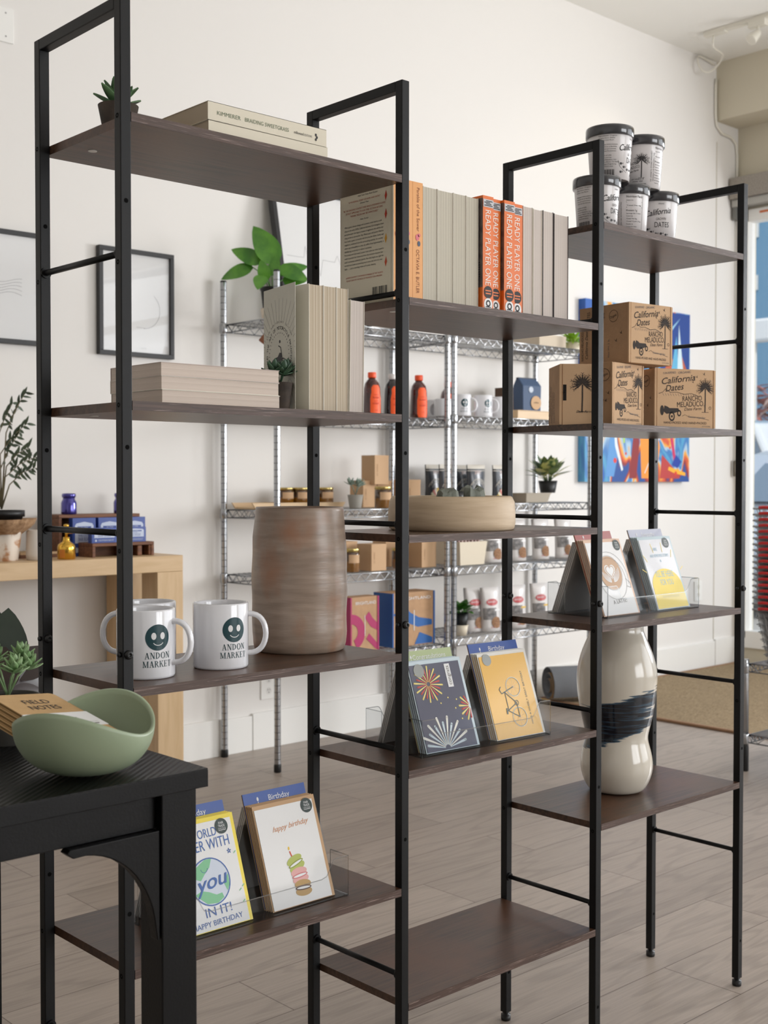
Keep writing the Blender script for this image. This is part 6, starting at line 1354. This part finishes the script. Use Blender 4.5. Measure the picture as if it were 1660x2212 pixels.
tag(b.build('white_vase', loc=(at('y', 2.36, 80, 1200).x, 2.36, ch)), 'small matt white ceramic vase between the olive tree and the brass mister', 'vase')

# rubber plant behind the black table
rx, ry = .02, .86; t = thing('rubber_plant', 'dark glossy rubber plant standing behind the black side table', 'plant', (rx, ry, 0))
pot_mb(.09, .12, .22, M('charcoal_planter', (60, 58, 56), .7)).build('pot', t); b = MB(); b.tube([(0, 0, .2), (.004, 0, .5), (.0, .0, .70)], .007, bark, 8); b.build('stem', t)
rg = M('rubber_leaf', (46, 68, 50), .25, c2=(30, 46, 36), vs=6, coat=.25); rd_ = M('rubber_leaf_maroon', (58, 38, 34), .35, c2=(38, 27, 25), vs=8, coat=.1); b = MB()
def rleaf(px, py, px2, py2, Y, wd, m, cu=.05):
    a = at('y', Y, px, py) - Vector((rx, ry, 0)); c = at('y', Y + .02, px2, py2) - Vector((rx, ry, 0)); d = c - a; b.tube([(0, 0, a.z - .04 if a.z - .04 > .2 else .2), a], .0028, rd_, 6); leaf(b, a, d, d.length, wd, m, curl=cu, up=-Vector((FW.x, FW.y, -.1)), fold=.10, seg=10)
rleaf(8, 1462, 16, 1312, .80, .098, rg); rleaf(28, 1462, 112, 1392, .86, .075, rd_, .1); rleaf(-10, 1498, 10, 1395, .74, .085, rd_); rleaf(10, 1496, 104, 1468, .84, .075, rd_, .12); rleaf(0, 1480, -60, 1380, .8, .09, rg); rleaf(20, 1500, 96, 1490, .80, .04, rd_, .1); rleaf(0, 1440, -40, 1290, .9, .09, rg)
b.build('leaves', t)

# ------------------------------------------------------------------ rugs
sea = M('seagrass_weave', (176, 154, 120), .95, bump=1.0, bs=220, c2=(126, 106, 78), vs=60, stretch=(1, 5, 1))
t = thing('woven_rug', 'sand coloured woven seagrass rug by the window', 'rug', (3.885, .35, 0)); b = MB(); b.box(.02, 1.86, .02, 2.22, .0, .010, sea); b.build('weave', t, bevel=.003)
b = MB(); bd = M('rug_binding', (150, 116, 88), .9, bump=.4, bs=200)
b.box(0, .024, 0, 2.24, 0, .013, bd); b.box(.024, 1.86, 0, .022, 0, .013, bd); b.box(.024, 1.86, 2.218, 2.24, 0, .013, bd); b.build('binding', t, bevel=.004)
t = thing('rolled_mat', 'rolled burlap mat with grey underside lying on the floor by the wall', 'mat', (3.86, 2.50, .0)); bl_ = M('mat_burlap', (170, 140, 104), .95, bump=.6, bs=200); gy = M('mat_grey_backing', (116, 118, 122), .95, bump=.6, bs=200); b = MB(); g = MB()
def spiral(r0, r1, turns, n=70): return [((r0 + (r1 - r0) * k / n) * math.cos(2 * PI * turns * k / n), (r0 + (r1 - r0) * k / n) * math.sin(2 * PI * turns * k / n)) for k in range(n + 1)]
sp = spiral(.02, .092, 2.6); f = frame((0, 0, .0945), (0, 1, 0), (0, 0, 1)); vs = []; fs = []
for (u, v) in sp: vs += [f(u, v, 0), f(u, v, .44), f(u * 1.05, v * 1.05, 0), f(u * 1.05, v * 1.05, .44)]
for i in range(len(sp) - 1):
    o = 4 * i; fs += [(o + 2, o + 6, o + 7, o + 3)]
k_ = int(len(fs) * .86); b.add(vs, fs[:k_], bl_, True); g.add(vs, fs[k_:], gy, True); fs = []
for i in range(len(sp) - 1):
    o = 4 * i; fs += [(o, o + 1, o + 5, o + 4), (o, o + 4, o + 6, o + 2), (o + 1, o + 3, o + 7, o + 5)]
g.add(vs, fs, gy, True); b.build('burlap_face', t); g.build('grey_backing', t); t.rotation_euler.z = math.radians(-28)

# ------------------------------------------------------------------ wire cart with a stack of red handled baskets
t = thing('wire_cart', 'low chrome wire stand under the stack of shopping baskets', 'stand', (3.31, .62, 0)); w, d = .50, .45
for x in (0, w):
    for y in (0, d): b = MB(); b.lathe([(.0135, .10), (.0135, .423), (.012, .426)], chrome, 16, (x, y, 0)); p = b.build('post', t); c = MB(); c.lathe([(.0125, 0), (.0145, .003), (.0145, .09), (.013, .102)], black_pl, 16, (x, y, 0)); c.build('foot', p)
for z in (.14, .410): rack_shelf(t, w, d, z)
bw_m = M('basket_chrome', (186, 188, 190), .3, 1); red = M('red_handle', (204, 34, 36), .4)
def basket():
    t = thing('shopping_basket', 'x', 'basket', (0, 0, 0)); w, d, h = .42, .34, .20; b = MB(); tp = .035
    def ring(z): k = tp * (1 - z / h); return [(k, k, z), (w - k, k, z), (w - k, d - k, z), (k, d - k, z)]
    b.tube(ring(h), .0045, bw_m, 6, True)
    for q in range(1, 7): b.tube(ring(h * q / 7), .0019, bw_m, 4, True)
    b.tube(ring(0.0), .0022, bw_m, 5, True)
    for q in range(1, 20):
        u = q / 20; b.tube([(w * u, 0, h), (tp + (w - 2 * tp) * u, tp, 0), (tp + (w - 2 * tp) * u, d - tp, 0), (w * u, d, h)], .0019, bw_m, 4)
    for q in range(1, 16):
        u = q / 16; b.tube([(0, d * u, h), (tp, tp + (d - 2 * tp) * u, 0), (w - tp, tp + (d - 2 * tp) * u, 0), (w, d * u, h)], .0019, bw_m, 4)
    b.build('wire_body', t)
    for x in (-.012, w + .012):
        g = MB(); g.tube([(x, .03, h + .004), (x, .045, h + .006), (x, d - .045, h + .006), (x, d - .03, h + .004)], .0058, red, 8); g.tube([(x * .4 if x < 0 else w + .002, .012, h), (x, .03, h + .004)], .0022, bw_m, 6); g.tube([(x * .4 if x < 0 else w + .002, d - .012, h), (x, d - .03, h + .004)], .0022, bw_m, 6); g.build('red_grip', t)
    return t
b0 = basket(); nth = ['lowest', 'second', 'third', 'fourth', 'fifth', 'sixth', 'seventh', 'eighth', 'ninth', 'tenth', 'eleventh', 'twelfth', 'thirteenth', 'fourteenth', 'fifteenth', 'sixteenth', 'seventeenth', 'topmost']
for k in range(18):
    lab = 'red handled chrome shopping basket, %s of the nested stack%s' % (nth[k], '' if k in (0, 17) else ' counting up'); loc = (3.335, .715, .4145 + .0225 * k)
    if k == 0: b0.location = loc; b0['label'] = lab; b0['group'] = 'nested shopping baskets'
    else: dup(b0, loc, label=lab, group='nested shopping baskets')

# ------------------------------------------------------------------ ceiling track, cable, blind
wp = M('white_plastic', (228, 224, 212), .4)
t = thing('track_light', 'white ceiling track with a small tilted spotlight near the soffit', 'track light', (5.06, 2.30, CH)); b = MB(); b.box(-.018, .018, -3.2, 0, -.022, 0, wp); b.build('track', t, bevel=.002)
b = MB(); b.box(-.022, .022, -.03, .10, -.028, 0, wp); b.build('power_feed', t, bevel=.003)
hp = at('z', CH - .12, 1636, 108); hx, hy = 0.0, -.22; hz = -.11
b = MB(); b.box(-.02, .02, hy - .05, hy + .05, -.055, -.02, wp); b.build('adapter', t, bevel=.003); b = MB(); b.tube([(0, hy, -.05), (0, hy, -.085)], .007, wp, 10); b.build('neck', t)
aim = (Vector((-.9, .42, -1.0))).normalized(); R = aim.to_track_quat('Z', 'Y').to_matrix().to_4x4(); R.translation = Vector((0, hy, -.085))
b = MB(); b.lathe([(.012, -.012), (.020, 0), (.026, .030), (.030, .058), (.031, .062), (.028, .062)], wp, 28, T=R); b.build('lamp_head', t)
b = MB(); b.lathe([(.0275, .056), (.0005, .0562)], M('lamp_face', (255, 226, 180), .5, emit=14), 24, T=R, caps=False); b.build('lamp_lens', t)
pos = Vector((5.06, 2.30, CH)) + Vector((0, hy, -.085)) + aim * .075
lamp('spot_light', 'SPOT', pos, pos + aim, 9, (1, .84, .62), spot_size=math.radians(62), spot_blend=.9, shadow_soft_size=.03)
b = MB(); e0 = Vector((5.06, 2.35, CH - .03)); pts = [e0, e0 + Vector((0, .0, -.06)), at('y', 2.45, 1562, 120), at('y', 2.52, 1545, 148), at('y', 2.56, 1525, 156), at('y', 2.58, 1512, 145), at('y', 2.60, 1508, 128), at('y', 2.615, 1514, 122), at('y', 2.615, 1545, 140)]
sm_ = []
for i in range(len(pts) - 1):
    p0, p1, p2, p3 = pts[max(0, i - 1)], pts[i], pts[i + 1], pts[min(len(pts) - 1, i + 2)]
    for q in range(6): u = q / 6; sm_.append(.5 * ((2 * p1) + (-p0 + p2) * u + (2 * p0 - 5 * p1 + 4 * p2 - p3) * u * u + (-p0 + 3 * p1 - 3 * p2 + p3) * u ** 3))
sm_.append(pts[-1]); b.tube(sm_, .0055, wp, 8)
tag(b.build('power_cable'), 'white power cable looping from the ceiling track to the wall corner', 'cable')
b = MB(); q = W - .009; b.tube([(X1 - .02, q, CH - .1), (X1 - .022, q, 3.40), (X1 - .022, q, 3.26), (X1 - .01, q, 3.19), (X1 + .05, q, 3.155), (X1 + .15, q, 3.15), (X1 + .20, q, 3.12), (X1 + .215, q, 3.06), (X1 + .215, q, 2.75)], .008, wp, 8)
tag(b.build('wall_conduit'), 'white conduit bending under the soffit down to the window blind', 'conduit')
bs_ = at('x', 5.66, 1569, 397); t = thing('roller_blind', 'grey fabric roller blind cassette above the storefront window', 'blind', (5.66, 2.62, 2.78)); gf = M('blind_grey_fabric', (168, 160, 150), .9, bump=.3, bs=300, c2=(140, 134, 126), vs=150)
b = MB(); b.box(0, .105, -4.2, 0, 0, .125, gf); b.build('cassette', t, bevel=.004); b = MB(); b.box(.02, .10, -4.2, -.004, -.045, -.002, M('blind_rail', (172, 170, 164), .4, .3)); b.build('bottom_rail', t, bevel=.003)
b = MB(); b.box(.03, .08, -.03, -.004, -.12, -.04, M('bracket_grey', (120, 120, 116), .4, .5)); b.build('bracket', t, bevel=.003)
b = MB(); b.tube([(.05, -.012, -.10), (.05, -.012, -1.56)], .0016, M('cord_grey', (190, 190, 184), .6), 6); b.tube([(.075, -.012, -.10), (.075, -.012, -1.56)], .0016, M('cord_grey', (190, 190, 184), .6), 6); b.build('cord', t); b = MB(); b.lathe([(.009, -1.65), (.010, -1.645), (.010, -1.56), (.006, -1.555)], M('cord_weight_bronze', (96, 88, 76), .4, .4), 16, (.0625, -.012, 0)); b.build('cord_weight', t)
b = MB(); b.box(X2 - .0212, X2 - .0202, 2.40, 2.47, 2.69, 2.703, M('orange_sticker', (214, 110, 50), .5)); tag(b.build('warning_sticker'), 'small orange sticker on the window header', 'sticker')

# ------------------------------------------------------------------ street outside
b = MB(); b.box(X2 + .3, 90, -40, 70, -.14, -.05, M('street_concrete', (176, 174, 170), .9, bump=.3, bs=8)); struct('street_ground', b)
def bld(x, y0, y1, h, m, label):
    t = thing('building', label, 'building', (x, y0, -.05)); b = MB(); b.box(0, 8, 0, y1 - y0, 0, h, m); b.build('wall', t)
    for px, py0, py1, px2 in ((1623, 477, 512, 1640), (1622, 596, 626, 1638)):
        a = at('x', x - .02, px, py0); c = at('x', x - .02, px2, py1); w_ = MB(); w_.box(-.03, -.002, c.y - y0, a.y - y0, c.z + .05, a.z + .05, trim_m); w_.build('window', t)
    return t
bld(27, 4, 40, 15, M('sky_blue_render', (112, 158, 190), .8), 'tall pale blue building across the street seen through the window')
def tree(x, y, h, r, label, m):
    t = thing('street_tree', label, 'tree', (x, y, -.05)); random.seed(int(x * 7 + y)); b = MB(); b.tube([(0, 0, 0), (0, 0, h * .6)], .12, bark, 8); b.build('trunk', t); b = MB()
    for k in range(160):
        a = random.uniform(0, 2 * PI); e = random.uniform(-.5, 1.4); q = r * random.uniform(.6, 1); c = Vector((q * math.cos(a) * math.cos(e), q * math.sin(a) * math.cos(e), h * .75 + q * .7 * math.sin(e))); leaf(b, c, (math.cos(a), math.sin(a), random.uniform(-.5, 1)), .5, .3, m, seg=3)
    b.build('crown', t)
for x, y, c in ((21, 10.1, (176, 150, 140)), (22, 12.9, (190, 120, 110)), (21.5, 15.8, (150, 150, 110))): tree(x, y, 3.6, .85, 'low street tree in front of the blue building, %s' % {10.1: 'nearest the window frame', 12.9: 'reddish one in the middle', 15.8: 'greenish one on the right'}[y], M('crown_%d' % c[0], c, .9))
t = thing('street_sign', 'white box sign on a slim pole across the street', 'sign', (18.5, at('x', 18.5, 1630, 800).y, -.05)); zc = at('x', 18.5, 1630, 728).z; b = MB(); b.tube([(0, 0, 0), (0, 0, zc)], .05, trim_m, 10); b.build('pole', t); b = MB(); b.box(-.12, .12, -.45, .22, zc - .05, zc + .35, pgw); b.build('sign_box', t, bevel=.05)
def car(loc, rz, s_, paint, label, tall=0):
    t = thing('car', label, 'car', loc, rz, 'parked cars'); t.scale = (s_,) * 3; f = frame((0, -.88, 0), (1, 0, 0), (0, 0, 1)); H = 1.45 + tall
    out = [(-2.2, .35), (-2.25, .62), (-2.1, .82), (-1.2, .95), (-.55, H - .05), (-.2, H), (1.0, H), (1.5, H - .12), (2.05, .98), (2.2, .9), (2.25, .5), (2.15, .3)]
    def arch(cx): return [(cx + .40 * math.cos(a), .32 + .40 * math.sin(a)) for a in [k * PI / 8 for k in range(0, 9)]]
    pts = out + arch(1.35)[0:] + arch(-1.35)[0:]
    b = MB(); b.prism(pts, f, -1.76, paint); b.build('body', t, bevel=.07, seg=3)
    g = M('car_glass', (96, 118, 140), .05, coat=1); w_ = MB()
    for y, s2 in ((-.895, 1), (.895, -1)):
        f2 = frame((0, y, 0), (1, 0, 0), (0, 0, 1)); w_.poly(f2, [(-1.05, .98), (-.52, H - .12), (.30, H - .09), (.30, .98)], g, .0 if s2 == 1 else 0); w_.poly(f2, [(.38, .98), (.38, H - .09), (1.0, H - .10), (1.75, 1.0)], g, 0)
    w_.build('side_window', t)
    w_ = MB(); w_.add([(-1.24, -.72, .97), (-1.24, .72, .97), (-.60, .62, H - .09), (-.60, -.62, H - .09)], [(0, 1, 2, 3)], g); w_.build('windscreen', t)
    w_ = MB(); w_.add([(1.62, -.66, H - .20), (1.62, .66, H - .20), (2.1, .72, 1.02), (2.1, -.72, 1.02)], [(0, 1, 2, 3)], g); w_.build('rear_window', t)
    for cx in (-1.35, 1.35):
        for cy in (-.78, .78): R = Matrix.Translation((cx, cy, .33)) @ Matrix.Rotation(PI / 2, 4, 'X'); k = MB(); k.lathe([(.20, -.1), (.33, -.1), (.34, -.05), (.34, .05), (.33, .1), (.20, .1)], black_pl, 28, T=R); k.lathe([(.0, -.085), (.2, -.09), (.2, .09), (.0, .085)], M('alloy', (170, 172, 176), .3, .8), 20, T=R); k.build('wheel', t)
    l = MB(); l.box(-2.24, -2.12, -.75, -.45, .62, .76, pgw); l.build('headlight', t, bevel=.02); l = MB(); l.box(-2.24, -2.12, .45, .75, .62, .76, pgw); l.build('headlight', t, bevel=.02)
c1 = at('x', 9.2, 1668, 1000); car((c1.x + 1.2, c1.y - .2, -.05), math.radians(8), 1, M('car_silver', (190, 200, 214), .25, .3, coat=1), 'silver blue car parked nearest the window')
c2 = at('x', 13.5, 1650, 1000); car((c2.x + 2.2, c2.y + .8, -.05), math.radians(60), 1.12, M('car_white', (240, 242, 244), .3, coat=1), 'white car parked behind the silver one', .35)
